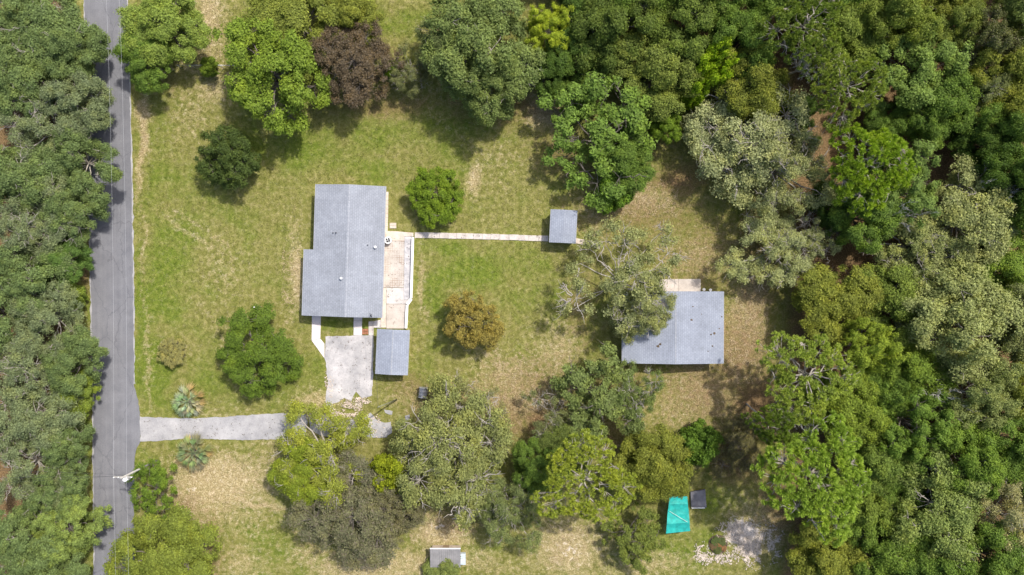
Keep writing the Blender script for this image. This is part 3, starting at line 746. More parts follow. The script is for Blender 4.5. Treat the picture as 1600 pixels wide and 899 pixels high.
# wire fence along the back boundary
fe = empty("chain_link_fence", at(284, 107, 0)); tag(fe, "grey chain link fence with pale top rail between the roadside tree and clumpy tree", "fence")
FL = gx(372) - gx(284)
tube_obj("top_rail", [(0,0,1.5),(FL,-.05,1.5)], .05, M['galv'], fe)
for k in range(5): tube_obj("post", [(FL*k/4,-.05*k/4,-.2),(FL*k/4,-.05*k/4,1.56)], .04, M['galv'], fe)
mesh_ = MB(); k = 0
while k * .16 < FL - 1.4:
    x = k * .16
    for (a, b) in (((x, .05), (x + 1.4, 1.45)), ((x + 1.4, .05), (x, 1.45))):
        mesh_.add([(a[0], -.03, a[1]), (a[0] + .012, -.03, a[1]), (b[0] + .012, -.03, b[1]), (b[0], -.03, b[1])], [(0, 1, 2, 3)])
    k += 1
mesh_.build("wire_mesh", M['galv'], fe)["kind"] = "stuff"

# gravel and rubble: loose stones nobody could count
def stones(name, mat, label, cat, areas, count, size, seed):
    r = np.random.default_rng(seed); vs = []; fs = []
    base = np.array([(1,0,0),(0,1,0),(-1,0,0),(0,-1,0),(0,0,.7),(0,0,-.5)], float)
    tri = np.array([(0,1,4),(1,2,4),(2,3,4),(3,0,4),(1,0,5),(2,1,5),(3,2,5),(0,3,5)])
    tot = sum(a[2] * a[3] for a in areas)
    b = 0
    for x, y, rx, ry in areas:
        k = int(count * rx * ry / tot)
        for i in range(k):
            a = r.uniform(0, 2*math.pi); d = math.sqrt(r.uniform(0, 1)) * r.uniform(.55, 1.1)
            s_ = r.uniform(*size)
            if float(fbm(np.array([(x + rx*d*math.cos(a)) * .12]), np.array([(y + ry*d*math.sin(a)) * .12]), seed)[0]) < .47: continue
            p = np.array([gx(x + rx*d*math.cos(a)), gy(y + ry*d*math.sin(a)), s_*.15])
            t = r.uniform(0, 2*math.pi); c_, n_ = math.cos(t), math.sin(t)
            v = base * (s_ * r.uniform(.6, 1.2, (6, 1))) * np.array([1, r.uniform(.6, 1), .6])
            v = np.stack([v[:,0]*c_ - v[:,1]*n_, v[:,0]*n_ + v[:,1]*c_, v[:,2]], -1) + p
            vs.append(v); fs.append(tri + b); b += 6
    o = link_mesh(name, np_mesh(name, np.concatenate(vs), np.concatenate(fs)), mat); tag(o, label, cat, kind='stuff'); return o
stones("rubble", M['rubble'], "pinkish broken rubble where the parking pad crumbles towards the drive", "rubble", [(522,645,34,16),(500,655,26,12),(545,640,22,16),(585,665,24,18),(515,600,8,26),(565,626,16,8)], 2200, (.05,.17), 5)
stones("gravel", M['gravel'], "loose white gravel and shell round the garden bed", "gravel", [(1155,838,40,30),(1118,872,38,12),(1178,864,30,28),(1205,850,24,34),(1095,862,12,16)], 5000, (.04,.17), 6)

# round bed ringed by gravel
bed = empty("garden_bed", at(1122, 851, 0)); tag(bed, "round planting bed ringed by white gravel near the bottom", "garden bed")
ring = [(1.35*math.cos(t)*(1+.07*math.sin(3*t)), 1.45*math.sin(t)*(1+.05*math.cos(2*t))) for t in np.linspace(0, 2*math.pi, 30, endpoint=False)]
MB().prism(ring, -.1, .05).build("soil", M['soil'], bed)

def flecks(name, mat, label, cat, rects, count, size, seed, z):
    r = np.random.default_rng(seed); P = []
    tot = sum((x1 - x0) * (y1 - y0) for x0, x1, y0, y1 in rects)
    for x0, x1, y0, y1 in rects:
        k = int(count * (x1 - x0) * (y1 - y0) / tot * 3); x = r.uniform(x0, x1, k); y = r.uniform(y0, y1, k)
        m = fbm(x * .09, y * .09, seed) + r.uniform(-.05, .05, k) > .56
        P.append(np.stack([gx(x[m]), gy(y[m]), np.full(m.sum(), z)], -1))
    P = np.concatenate(P); n = len(P); th = r.uniform(0, 6.28, (n, 1)) + np.array([[0, 2.0, 4.1]]); L = r.uniform(*size, (n, 3))
    v = P[:, None] + np.stack([np.cos(th) * L, np.sin(th) * L, r.uniform(.005, .05, (n, 3))], -1)
    o = link_mesh(name, np_mesh(name, v.reshape(-1, 3), np.arange(n * 3).reshape(-1, 3)), mat); tag(o, label, cat, kind='stuff'); return o
flecks("leaf_litter", M['soil'], "dark fallen leaves and weeds scattered over pad patio and drive", "leaf litter", [(511,582,530,618),(604,644,372,512),(225,470,655,685),(650,856,364,373),(570,608,652,682)], 230, (.03,.11), 8, .11)
flecks("pale_litter", M['straw'], "pale dead leaves and straw scattered over the dry ground", "leaf litter", [(250,430,705,800),(640,740,790,850),(860,920,820,890),(760,880,540,640),(1135,1200,450,600),(840,885,140,190),(960,1060,280,340),(440,480,390,480),(310,345,0,90),(480,640,870,899)], 6000, (.03,.10), 9, .005)

# ------------------------------------------------------------------ vegetation prototypes (unit crown radius 5 m, height 9 m)
def unit(v): return v / np.maximum(np.linalg.norm(v, axis=-1, keepdims=True), 1e-9)
def rand_dirs(r, n, zmin=-1.0):
    z = r.uniform(zmin, 1, n); t = r.uniform(0, 2*np.pi, n); s = np.sqrt(1 - z*z)
    return np.stack([s*np.cos(t), s*np.sin(t), z], -1)
def leaf_tris(r, pos, nrm, length, width):
    """leaf sprays, one pointed triangle each"""
    n = len(pos); t = unit(np.cross(nrm, r.normal(size=(n, 3)))); b = np.cross(nrm, t)
    L = length[:, None]; W = width[:, None]
    v = np.stack([pos - t * L * .45 + b * W * r.uniform(.3, .55, (n, 1)), pos - t * L * r.uniform(.2, .5, (n, 1)) - b * W * .5, pos + t * L * .62 - nrm * L * .12], 1).reshape(-1, 3)
    return v, np.arange(n * 3).reshape(-1, 3)
class Tubes:
    def __init__(self): self.v = []; self.f = []; self.b = 0
    def add(self, pts, rad, n=5):
        pts = np.asarray(pts, float); m = len(pts); rad = np.broadcast_to(rad, (m,)) if np.ndim(rad) else np.full(m, rad)
        d = np.gradient(pts, axis=0); d = unit(d)
        up = np.where(np.abs(d[:, 2:3]) > .95, np.array([[1., 0, 0]]), np.array([[0., 0, 1]]))
        a = unit(np.cross(d, up)); c = np.cross(d, a); t = np.linspace(0, 2*np.pi, n, endpoint=False)
        ring = pts[:, None] + rad[:, None, None] * (a[:, None] * np.cos(t)[None, :, None] + c[:, None] * np.sin(t)[None, :, None])
        self.v.append(ring.reshape(-1, 3))
        i = np.arange(m - 1)[:, None] * n; k = np.arange(n)[None]; k2 = (k + 1) % n
        q = np.stack([i + k, i + k2, i + n + k2, i + n + k], -1).reshape(-1, 4) + self.b
        self.f.append(q); self.b += m * n
    def mesh(self, name): return np_mesh(name, np.concatenate(self.v), np.concatenate(self.f), True)
def bent(r, a, b, wob, n=4, droop=0.0):
    a = np.asarray(a, float); b = np.asarray(b, float); t = np.linspace(0, 1, n + 1)[:, None]
    p = a + (b - a) * t; L = np.linalg.norm(b - a)
    off = r.normal(size=(n + 1, 3)) * wob * L * np.sin(np.pi * t); p = p + off
    p[:, 2] += droop * L * np.sin(np.pi * t[:, 0])
    return p

LEAF_N, LEAF_S = 1.45, 0.84        # leaf count and size for every broadleaved crown
def make_broad(seed, lobes=9, clumps=20, leaves=105, lobe_r=(.34, .52), clump_r=(.6, 1.05), leaf=(.22, .36), asp=.62, flat=.78, twigs=0, spread=.62,
               up=.35, rnd=.75, H=9.0, R=5.0, base=.40, dome=.30, fill=1.0, low=4, trunk_r=.30, keep=1.0, irregular=.15):
    r = np.random.default_rng(seed); T = Tubes(); P = []; N = []
    trunk_top = np.array([r.uniform(-.3, .3), r.uniform(-.3, .3), H * base * .8])
    T.add(bent(r, (0, 0, -.3), trunk_top, .02, 4), np.linspace(trunk_r, trunk_r * .7, 5), 7)
    cs = []
    ang0 = r.uniform(0, 6.28)
    for i in range(lobes):
        if i < max(1, lobes // 4): d = r.uniform(0, .25) * R
        else: d = R * spread * r.uniform(.75, 1.12)
        th = ang0 + i * 2.399 + r.uniform(-.3, .3)
        lr = R * r.uniform(*lobe_r)
        z = H * base + H * dome * math.sqrt(max(0.02, 1 - (d / (R * .85))**2)) + r.uniform(-.9, .9)
        cs.append((np.array([d*math.cos(th)*(1+irregular*math.sin(th*2+seed)), d*math.sin(th), z]), lr, i))
    for i in range(low):
        th = ang0 + 1 + i * 6.28 / max(low, 1) + r.uniform(-.4, .4); d = R * r.uniform(.5, .72)
        cs.append((np.array([d*math.cos(th), d*math.sin(th), H * base * .85 + r.uniform(-.4, .4)]), R * r.uniform(.26, .38), 99))
    for c, lr, i in cs:
        mid = trunk_top + (c - trunk_top) * .55 + r.normal(size=3) * .25
        T.add(np.concatenate([bent(r, trunk_top - [0, 0, r.uniform(0, .8)], mid, .05, 3), bent(r, mid, c, .06, 3)[1:]]), np.linspace(trunk_r * .36, trunk_r * .13, 7), 5)
        k = max(4, int(clumps * (lr / (R * .43))**2 * fill))
        dirs = rand_dirs(r, k, -.25 if i != 99 else -.1)
        for dv in dirs:
            if r.uniform() > keep: continue
            cc = c + dv * lr * np.array([1, 1, flat]) * r.uniform(.6, 1.14)
            cr = r.uniform(*clump_r)
            T.add(bent(r, c, cc, .08, 2), [trunk_r * .12, trunk_r * .085, trunk_r * .05], 3)
            m = int(leaves * LEAF_N * (cr / .8)**2 * r.uniform(.75, 1.15))
            g = np.clip(r.normal(size=(m, 3)), -2.2, 2.2); ld = unit(g)
            pp = cc + g * cr * np.array([.40, .40, .27])
            nn = unit(ld * .55 + dv * .35 + np.array([0, 0, up + .15]) + r.normal(size=(m, 3)) * rnd * .6)
            P.append(pp); N.append(nn)
    if twigs:
        for j in range(twigs):
            c, lr, i = cs[r.integers(len(cs))]
            dv = rand_dirs(r, 1, .0)[0]; e = c + dv * lr * np.array([1, 1, flat]) * r.uniform(1.0, 1.28)
            pts = bent(r, c + dv * lr * .3, e, .10, 5)
            T.add(pts, np.linspace(.05, .018, 6), 4)
            for q in range(r.integers(2, 5)):
                s = pts[r.integers(2, 5)]; T.add(bent(r, s, s + unit(dv + r.normal(size=3) * .7) * r.uniform(.5, 1.1), .1, 2), [.027, .02, .010], 3)
    P = np.concatenate(P); N = np.concatenate(N)
    L = r.uniform(*leaf, len(P)) * LEAF_S; v, f = leaf_tris(r, P, N, L, L * asp * 1.3 * r.uniform(.7, 1.2, len(P)))
    return np_mesh("crown_%d" % seed, v, f), T.mesh("trunk_%d" % seed)

def make_pine(seed, n_puff=300, puff_r=.50, needles=105, H=14.0, R=5.0, open_c=.35, flat=.55, arms=11, wid=.026):
    """long needled pine: limbs radiating from the top of the trunk, round needle tufts over a dome"""
    r = np.random.default_rng(seed); T = Tubes()
    top = np.array([r.uniform(-.5, .5), r.uniform(-.5, .5), H * .90])
    tr = bent(r, (0, 0, -.3), top, .015, 8); T.add(tr, np.linspace(.30, .10, 9), 7)
    zc = H * .70; hz = H * .28
    i = np.arange(n_puff); d = np.sqrt((i + .5) / n_puff); th = i * 2.39996 + r.uniform(-.25, .25, n_puff)
    lump = 1 + .16 * np.sin(th * 3 + seed) + .10 * np.sin(th * 5 + 2 * seed)
    rad = R * d * lump * r.uniform(.9, 1.08, n_puff)
    z = zc + hz * np.sqrt(np.clip(1 - d**2, 0, 1))**(1 / (1 + flat)) - r.uniform(0, 1.5, n_puff) * (r.uniform(size=n_puff) < .4)
    P = np.stack([rad * np.cos(th), rad * np.sin(th), z], -1)
    ok = ~((d < open_c) & (r.uniform(size=n_puff) < .62)); P = P[ok]
    ends = []
    for k in range(arms):
        a = k * 6.283 / arms + r.uniform(-.25, .25); L = R * r.uniform(.55, .85); s = tr[r.integers(6, 9)]
        e = np.array([math.cos(a) * L, math.sin(a) * L, zc + hz * math.sqrt(max(0, 1 - (L / R)**2)) - .35])
        br = bent(r, s, e, .06, 5, .04); T.add(br, np.linspace(.11, .045, 6), 5); ends.append(br)
    E = np.concatenate([e[1:] for e in ends] + [tr[7:]])
    D = []
    for p in P:
        s = E[np.argmin(np.linalg.norm((E - p) * np.array([1, 1, .7]), axis=1))]
        d_ = unit(p - s + np.array([0, 0, .25])); D.append(unit(d_ + np.array([0, 0, .6])))
        T.add(bent(r, s, p, .07, 3), [.042, .036, .030, .022], 3)
    D = np.array(D); n = len(P); m = needles
    dirs = unit(rand_dirs(r, n * m).reshape(n, m, 3) + D[:, None] * .75)
    rr = puff_r * r.uniform(.75, 1.12, (n, m, 1)) * r.uniform(.8, 1.25, (n, 1, 1))
    a = P[:, None] + dirs * rr * .10; e = P[:, None] + dirs * rr
    side = unit(np.cross(dirs, r.normal(size=dirs.shape))) * wid
    v = np.stack([a - side * .6, a + side * .6, e + side, e - side], 2).reshape(-1, 3)
    i = np.arange(n * m)[:, None] * 4; f = np.concatenate([i + [0, 1, 2], i + [0, 2, 3]], 1).reshape(-1, 3)
    return np_mesh("needles_%d" % seed, v, f), T.mesh("pine_trunk_%d" % seed)

def make_dead(seed, H=7.0, R=5.0, limbs=9):
    r = np.random.default_rng(seed); T = Tubes()
    T.add(bent(r, (0, 0, -.3), (0, 0, H * .5), .02, 4), np.linspace(.25, .16, 5), 6)
    def grow(p, d, L, rad, depth):
        e = p + d * L; pts = bent(r, p, e, .09, 4); T.add(pts, np.linspace(rad, rad * .55, 5), 4 if depth < 2 else 3)
        if depth < 3:
            for q in range(r.integers(3, 6)):
                s = pts[r.integers(1, 5)]; grow(s, unit(d + r.normal(size=3) * .65 + np.array([0, 0, .1])), L * r.uniform(.4, .65), max(.022, rad * .55), depth + 1)
    for k in range(limbs):
        th = k * 2.399; d = unit(np.array([math.cos(th), math.sin(th), r.uniform(.15, .9)])); grow(np.array([0, 0, H * r.uniform(.3, .5)]), d, R * r.uniform(.4, .62), .14, 0)
    return None, T.mesh("dead_trunk_%d" % seed)

PROTO = {}
def proto(kind, fn, seeds, mat, bark, tall, **kw):
    PROTO[kind] = []
    for s in seeds:
        c, t = fn(s, **kw)
        if c is not None: c.materials.append(M[mat])
        t.materials.append(M[bark])
        PROTO[kind].append((c, t, tall))
proto('oak', make_broad, (11, 12, 13, 14), 'leaf', 'bark_pale', 9, twigs=16, lobes=11, clumps=23, leaves=300, lobe_r=(.22, .42), clump_r=(.5, 1.0), leaf=(.15, .27), spread=.72, irregular=.3)
proto('mossy', make_broad, (21, 22, 23), 'leaf', 'bark_pale', 9, twigs=75, lobes=13, clumps=22, leaves=280, lobe_r=(.20, .40), clump_r=(.45, .9), leaf=(.14, .25), asp=.55, keep=.80, rnd=.9, spread=.74, irregular=.3)
proto('green', make_broad, (31, 32, 33, 34), 'leaf', 'bark', 9, twigs=3, lobes=12, clumps=22, leaves=310, lobe_r=(.21, .42), clump_r=(.5, 1.05), leaf=(.16, .30), spread=.72, irregular=.3)
proto('clumpy', make_broad, (41, 42), 'leaf', 'bark', 9, lobes=15, clumps=28, leaves=300, lobe_r=(.19, .33), clump_r=(.40, .7), leaf=(.16, .27), spread=.70, rnd=.5, irregular=.2)
proto('sparse', make_broad, (51, 52, 53), 'leaf', 'bark_pale', 9, twigs=60, low=1, lobes=15, clumps=19, leaves=260, trunk_r=.17, clump_r=(.35, .75), leaf=(.14, .25), asp=.55, keep=.62, rnd=1.1, lobe_r=(.22, .38), spread=.76, irregular=.3)
proto('wispy', make_broad, (61, 62), 'leaf_dry', 'bark', 9, twigs=0, trunk_r=.2, lobes=12, clumps=27, leaves=270, clump_r=(.4, .75), leaf=(.15, .27), asp=.5, keep=.85, rnd=1.2, flat=.6, lobe_r=(.28, .46), spread=.66)
proto('loose', make_broad, (55, 56, 57), 'leaf', 'bark', 9, twigs=14, lobes=13, clumps=16, leaves=230, trunk_r=.2, clump_r=(.35, .85), leaf=(.2, .36), keep=.75, rnd=.9, lobe_r=(.2, .40), spread=.74, irregular=.35)
proto('soft', make_broad, (64, 65), 'leaf', 'bark', 8, twigs=8, trunk_r=.2, lobes=15, clumps=24, leaves=200, clump_r=(.45, .8), leaf=(.22, .38), asp=.5, keep=.85, rnd=1.1, H=8.0, dome=.36, low=6, lobe_r=(.24, .38), spread=.66, irregular=.12)
proto('bush', make_broad, (71, 72), 'leaf', 'bark', 6, lobes=9, clumps=22, leaves=120, clump_r=(.6, 1.1), leaf=(.34, .6), H=6.0, base=.30, dome=.32, low=5, lobe_r=(.3, .48), trunk_r=.2)
proto('round', make_broad, (81, 82), 'leaf', 'bark', 8, lobes=14, clumps=20, leaves=130, clump_r=(.5, .8), leaf=(.22, .36), H=8.0, base=.36, dome=.40, low=7, lobe_r=(.26, .38), spread=.64, rnd=.6, irregular=.08)
proto('pine', make_pine, (91, 92), 'needle', 'bark_pale', 14, n_puff=330, puff_r=.46)
proto('lacypine', make_pine, (95, 96), 'needle', 'bark_pale', 13, n_puff=440, puff_r=.40, needles=64, H=13.0, open_c=.5, arms=16)
proto('dead', make_dead, (99, 100), 'leaf', 'bark_dead', 7)

used = {}
def grp_is_left(g): return g == WL
def tree(kind, px, py, r_px, h, tint, label, name="tree", cat="tree", group=None, squash=1.0, rot=None, crown_f=.72):
    ps = PROTO[kind]; k = used.get(kind, 0); used[kind] = k + 1
    c, t, H = ps[k % len(ps)]
    if grp_is_left(group) and px > 80: px -= 9
    if grp_is_left(group) and px < 60: r_px *= 1.2
    if grp_is_left(group): tint = (tint[0] * .93, tint[1], tint[2] * 1.3)
    if group in (WR, WT) and kind not in ('dead', 'pine'): h *= .84 + .32 * ((px * .37 + py * .71) % 1.0); r_px *= .98; tint = tuple(c * 1.1 for c in tint)
    zc = h * crown_f; p = at(px, py, zc); R = r_px * S * (1 - zc / CAM_H)
    root = empty(name, (p.x, p.y, 0), rot if rot is not None else (k * 2.4 + 0.7 * (px % 7)))
    s = R / 5.0; sq = squash * (.86 + .28 * ((k * 0.618 + px * .013) % 1.0)); root.scale = (s * 1.06 / math.sqrt(sq), s * 1.06 * math.sqrt(sq), h / H)
    root.rotation_euler.x = .09 * math.sin(px + k); root.rotation_euler.y = .09 * math.cos(py + 2 * k)
    tag(root, label, cat, group)
    if c is not None:
        o = link_mesh("crown", c, None, root); o.color = (tint[0] * 1.62, tint[1] * 1.60, tint[2] * 1.14, 1)
    link_mesh("trunk", t, None, root)
    return root

# foliage colours (leaf albedo)
GREY = (.135, .152, .078); OAKG = (.112, .142, .052); MID = (.082, .128, .030); DEEP = (.050, .085, .020); LIME = (.175, .215, .026)
OLIVE = (.125, .140, .032); MOSS = (.190, .205, .130); PURP = (.072, .054, .042); BRWN = (.088, .090, .062); ORNG = (.21, .165, .046); PINE = (.140, .205, .034)
YG = (.145, .175, .030)
WL, WR, WT, YD = "trees in the woods left of the road", "trees in the woods on the right", "trees along the top boundary", "trees in the yards"
TREES = [
 # woods left of the road, top to bottom
 ('oak',50,30,62,9,OAKG,"oak crown filling the top left corner of the picture",WL), ('green',112,78,46,9,OAKG,"oak at the top of the left woods overhanging the road verge",WL),
 ('oak',22,112,52,9,OAKG,"dark oak at the left edge second from the top",WL), ('oak',122,158,52,9,GREY,"grey green oak leaning farthest over the road above the palms",WL),
 ('mossy',58,195,54,9,GREY,"pale oak behind the oak that leans over the road",WL), ('oak',124,246,48,9,OAKG,"roadside oak level with the lone round dark tree",WL),
 ('oak',30,270,52,9,OAKG,"left edge oak level with the lone round dark tree",WL), ('oak',112,328,48,8.5,OAKG,"oak overhanging the road just above the bare brown verge",WL),
 ('mossy',45,350,52,9,GREY,"pale oak left of the bare brown verge",WL), ('green',104,408,34,7,MID,"darker green tree beside the bare brown verge",WL),
 ('oak',30,430,50,9,OAKG,"left edge oak at half height of the picture",WL), ('bush',107,465,22,5,YG,"small yellow green tree by the verge in the left woods",WL),
 ('oak',62,500,54,9,GREY,"large pale oak left of the small yellow green tree",WL), ('green',118,566,44,8.5,OAKG,"oak bulging over the road level with the clipped pale shrub",WL),
 ('mossy',28,580,52,9,GREY,"left edge pale oak level with the parking pad",WL), ('green',112,625,34,6,YG,"yellow green low tree across the road from the upper palm",WL),
 ('oak',48,655,50,9,GREY,"left woods oak level with the driveway",WL), ('oak',103,700,40,8,OAKG,"roadside oak across from the driveway mouth",WL),
 ('mossy',30,735,50,9,GREY,"left edge pale oak with bare twigs across from the utility pole",WL), ('oak',95,768,42,8,OAKG,"roadside oak just below the cables crossing the road",WL),
 ('clumpy',98,832,54,9,(.135,.165,.045),"light green clumpy oak by the road at the bottom left",WL), ('oak',25,850,52,9,OAKG,"oak filling the bottom left corner",WL),
 ('oak',-30,60,48,9,OAKG,"oak cut by the left edge near the top",WL), ('oak',-28,500,50,9,OAKG,"oak cut by the left edge at mid height",WL), ('green',70,905,46,9,OAKG,"oak cut by the bottom edge beside the light green clumpy oak",WL),
 # along the top boundary
 ('green',245,40,58,9.5,(.125,.165,.045),"leafy tree overhanging the road at the top",WT), ('green',222,88,40,7.5,MID,"darker low tree below the leafy roadside tree at the top",WT),
 ('clumpy',412,112,94,11,(.098,.140,.024),"large bright clumpy green tree at the top of the lawn",WT), ('green',455,32,78,9,(.110,.130,.032),"olive tree at the top edge behind the bright clumpy tree",WT),
 ('green',540,12,46,8,OLIVE,"yellowish olive tree at the top edge above the purple brown tree",WT),
 ('wispy',545,98,66,9,PURP,"purple brown leaved tree between the clumpy tree and the oak",WT), ('bush',613,106,15,3,(.15,.24,.02),"small vivid green bush right of the purple brown tree",WT),
 ('mossy',640,110,34,5,(.110,.120,.065),"dull grey green shrubs beside the vivid green bush",WT), ('oak',742,62,88,12,(.098,.128,.052),"big grey green oak at the top centre",WT),
 ('oak',765,118,56,10.5,(.105,.135,.055),"lower front oak under the big grey green oak at top centre",WT), ('oak',690,78,48,9,(.100,.122,.058),"left lobe oak beside the big oak at top centre",WT),
 ('clumpy',865,38,42,11,LIME,"bright lime green crown at the top right of the big oak",WT), ('green',850,112,34,8,DEEP,"dark tree below the lime green crown",WT),
 ('green',905,75,50,9,DEEP,"dark shaded tree right of the lime green crown",WT), ('green',970,35,60,11,(.070,.098,.026),"dark green tree at the top edge right of the lime crown",WT),
 ('green',1028,115,66,12,(.100,.125,.034),"olive green tree standing tall above the big yard tree",WT), ('green',1085,35,62,12,(.085,.118,.030),"green tree at the top edge left of the bare limbed pine",WT),
 ('bush',1120,98,32,9,(.19,.26,.02),"vivid lime young tree glowing in a gap of the upper woods",WT), ('bush',1088,135,22,8,(.17,.24,.02),"small vivid lime tree below the glowing young tree",WT),
 ('green',1160,60,48,12,MID,"mid green tree at the top between vivid lime tree and pines",WT), ('green',1178,128,54,11,OLIVE,"olive yellow tree above the silvery moss draped oak",WT),
 ('loose',935,205,94,9.5,(.092,.145,.034),"large spreading green tree above the small shed",YD), ('green',985,245,48,7.5,MID,"right lobe tree against the large spreading green tree",YD),
 ('bush',962,303,27,5,(.10,.17,.028),"low bright green tree right above the small shed",YD), ('green',1046,196,24,6,(.12,.18,.028),"small light green tree left of the silvery oak",YD),
 ('green',895,150,34,6,MID,"small dark tree at the top left of the spreading green tree",YD),
 # big silvery oaks at the edge of the right woods
 ('mossy',1180,205,98,12,MOSS,"huge silvery moss draped oak with bare limbs at the woods edge",WR), ('mossy',1240,265,70,11,(.165,.178,.105),"grey oak hanging right below the huge silvery oak",WR),
 ('mossy',1222,390,64,10,(.190,.205,.120),"pale silvery oak by itself on the woods edge above the cottage",WR), ('sparse',1270,372,40,10,MOSS,"thin grey crown against the pale silvery oak",WR),
 # right woods
 ('lacypine',1240,45,58,13,(.105,.145,.032),"bare limbed pine at the top with dark grey branches",WR), ('lacypine',1330,142,54,13,(.135,.175,.040),"pine with star of bare grey branches in the upper woods",WR),
 ('green',1330,45,62,13,(.115,.150,.038),"streaky light green tree at the top of the right woods",WR), ('pine',1352,248,60,14,(.145,.215,.024),"vivid green pine below the star branched pine",WR),
 ('clumpy',1440,95,78,14,(.100,.145,.042),"big clumpy green tree in the upper right woods",WR), ('green',1415,20,58,13,(.120,.150,.036),"light green tree at the top edge above the clumpy tree",WR),
 ('green',1480,160,54,12,MID,"mid green tree right below the big clumpy tree",WR), ('green',1500,40,44,12,(.105,.130,.036),"olive green tree at the top edge toward the right corner",WR),
 ('mossy',1545,150,46,12,GREY,"grey green oak near the right edge in the upper woods",WR), ('wispy',1562,55,52,11,(.085,.095,.042),"dark olive brown tree near the top right corner",WR),
 ('green',1592,95,56,12,OLIVE,"yellowish tree cut by the right edge near the top",WR), ('green',1590,195,46,11,MID,"green tree cut by the right edge beside the grey oak",WR),
 ('green',1545,225,40,9,DEEP,"dark shaded tree above the bare white tree at the right",WR), ('dead',1545,285,40,10,GREY,"bare white dead tree at the right below the dark tree",WR),
 ('clumpy',1425,285,68,13,(.098,.142,.046),"rounded green tree right of the vivid green pine",WR), ('green',1395,190,36,10,MID,"green tree wedged between star branched pine and clumpy tree",WR),
 ('oak',1530,345,84,13,(.165,.180,.092),"broad pale oak with twisting bare limbs near the right edge",WR), ('mossy',1440,385,64,11,(.145,.165,.080),"pale oak with long bare limb reaching left over the gap",WR),
 ('green',1365,335,54,11,MID,"green tree left of the pale oak with long bare limb",WR), ('green',1300,320,36,8,DEEP,"dark shaded tree right of the pale silvery oak",WR),
 ('green',1590,425,52,11,(.115,.165,.034),"bright green tree cut by the right edge at mid height",WR),
 ('green',1315,470,60,10,OLIVE,"olive yellow tree on the woods edge right of the cottage",WR), ('green',1405,475,60,11,(.105,.138,.034),"green tree between the olive tree and the pale right hand oak",WR),
 ('oak',1515,510,88,13,(.160,.178,.088),"great pale grey oak at the right under mid height",WR), ('clumpy',1378,548,50,13,(.140,.180,.030),"light green upright tree at the centre of the right woods",WR),
 ('lacypine',1262,578,66,13,(.150,.195,.042),"yellow green pine with pale bare branches right of the cottage",WR), ('green',1440,575,54,11,(.100,.145,.028),"deep green tree left below the great pale oak",WR),
 ('dead',1488,612,42,11,GREY,"bare whitish tree in the gap below the great pale oak",WR), ('oak',1552,625,58,12,(.135,.158,.070),"grey green oak right of the bare whitish tree",WR),
 ('green',1335,640,56,11,(.120,.160,.030),"yellow green tree above right of the giant pine",WR), ('clumpy',1450,665,62,13,(.088,.138,.030),"rounded deep green tree left of the bare whitish tree",WR),
 ('green',1395,610,40,10,MID,"green tree under the light upright tree in the right woods",WR), ('green',1588,690,56,12,MID,"green tree cut by the right edge below the grey oak",WR),
 ('green',1380,715,58,11,(.092,.130,.034),"green tree right of the giant pine crown",WR), ('green',1530,725,56,12,(.098,.148,.030),"green tree in the lower right woods near the edge",WR),
 ('oak',1480,800,84,13,(.122,.155,.058),"large soft grey green oak in the lower right woods",WR), ('green',1425,780,44,10,MID,"green tree left of the large soft grey oak",WR),
 ('mossy',1588,820,56,12,(.225,.215,.140),"pale beige oak at the right edge near the bottom",WR), ('green',1350,800,56,10,(.100,.135,.030),"green tree below the giant pine",WR),
 ('green',1300,868,54,10,OLIVE,"olive tree at the bottom edge right of the white gravel",WR), ('green',1392,868,58,11,(.088,.132,.028),"green tree at the bottom edge left of the soft grey oak",WR),
 ('green',1560,885,58,12,MID,"green tree in the bottom right corner",WR), ('green',1465,890,50,11,MID,"dark green tree at the bottom edge under the soft grey oak",WR),
 ('pine',1255,742,80,15,PINE,"giant tufted green pine in front of the right woods",WR), ('pine',1208,652,30,14,(.115,.165,.036),"slim pine top above the giant tufted pine",WR),
 ('dead',1262,655,36,7,GREY,"leafless grey shrub between slim pine top and yellow green tree",WR),
 ('green',1605,160,54,12,OLIVE,"olive crown at the right edge beside the upper grey green oak",WR), ('green',1608,262,50,12,DEEP,"dark crown at the right edge beside the bare white tree",WR),
 ('green',1640,300,56,12,MID,"sliver of green crown at the right edge below the bare white tree",WR), ('oak',1645,500,60,13,GREY,"sliver of grey crown at the right edge beside the great pale oak",WR),
 ('green',1640,600,50,12,OLIVE,"sliver of olive crown at the right edge beside the grey green oak",WR), ('green',1635,755,54,12,MID,"sliver of green crown at the right edge above the pale beige oak",WR),
 ('oak',1640,10,60,12,OAKG,"crown cut by the top right corner",WR), ('green',1110,-38,60,12,MID,"crown sliver at the top edge above the vivid lime tree",WT),
 ('green',1230,-36,58,13,MID,"crown sliver at the top edge above the bare limbed pine",WT), ('green',1345,-42,60,13,MID,"crown sliver at the top edge above the streaky light green tree",WR),
 ('green',920,-34,56,10,DEEP,"crown sliver at the top edge right above the lime crown",WT), ('green',1000,-40,60,11,MID,"crown sliver at the top edge over the dark green tree",WT), ('oak',1470,-40,54,12,OLIVE,"crown sliver at the top edge above the olive green tree",WR),
 ('green',1248,178,34,7,DEEP,"low dark tree in the gap right of the huge silvery oak",WR), ('dead',1265,88,34,12,GREY,"dark leafless branches below the bare limbed pine at the top",WR), ('dead',1405,330,30,11,GREY,"pale leafless limbs left of the broad pale oak",WR),
 # trees in the yards
 ('round',352,241,48,6.5,(.046,.068,.022),"lone round dark green tree on the upper lawn",YD),
 ('clumpy',395,552,70,6,(.066,.102,.018),"glossy dark green tree on the front lawn left of the pad",YD), ('soft',677,303,43,4.5,(.105,.155,.020),"bright green bushy tree right of the main house",YD),
 ('soft',735,503,46,6,(.180,.150,.052),"orange brown leaved tree on the middle lawn",YD),
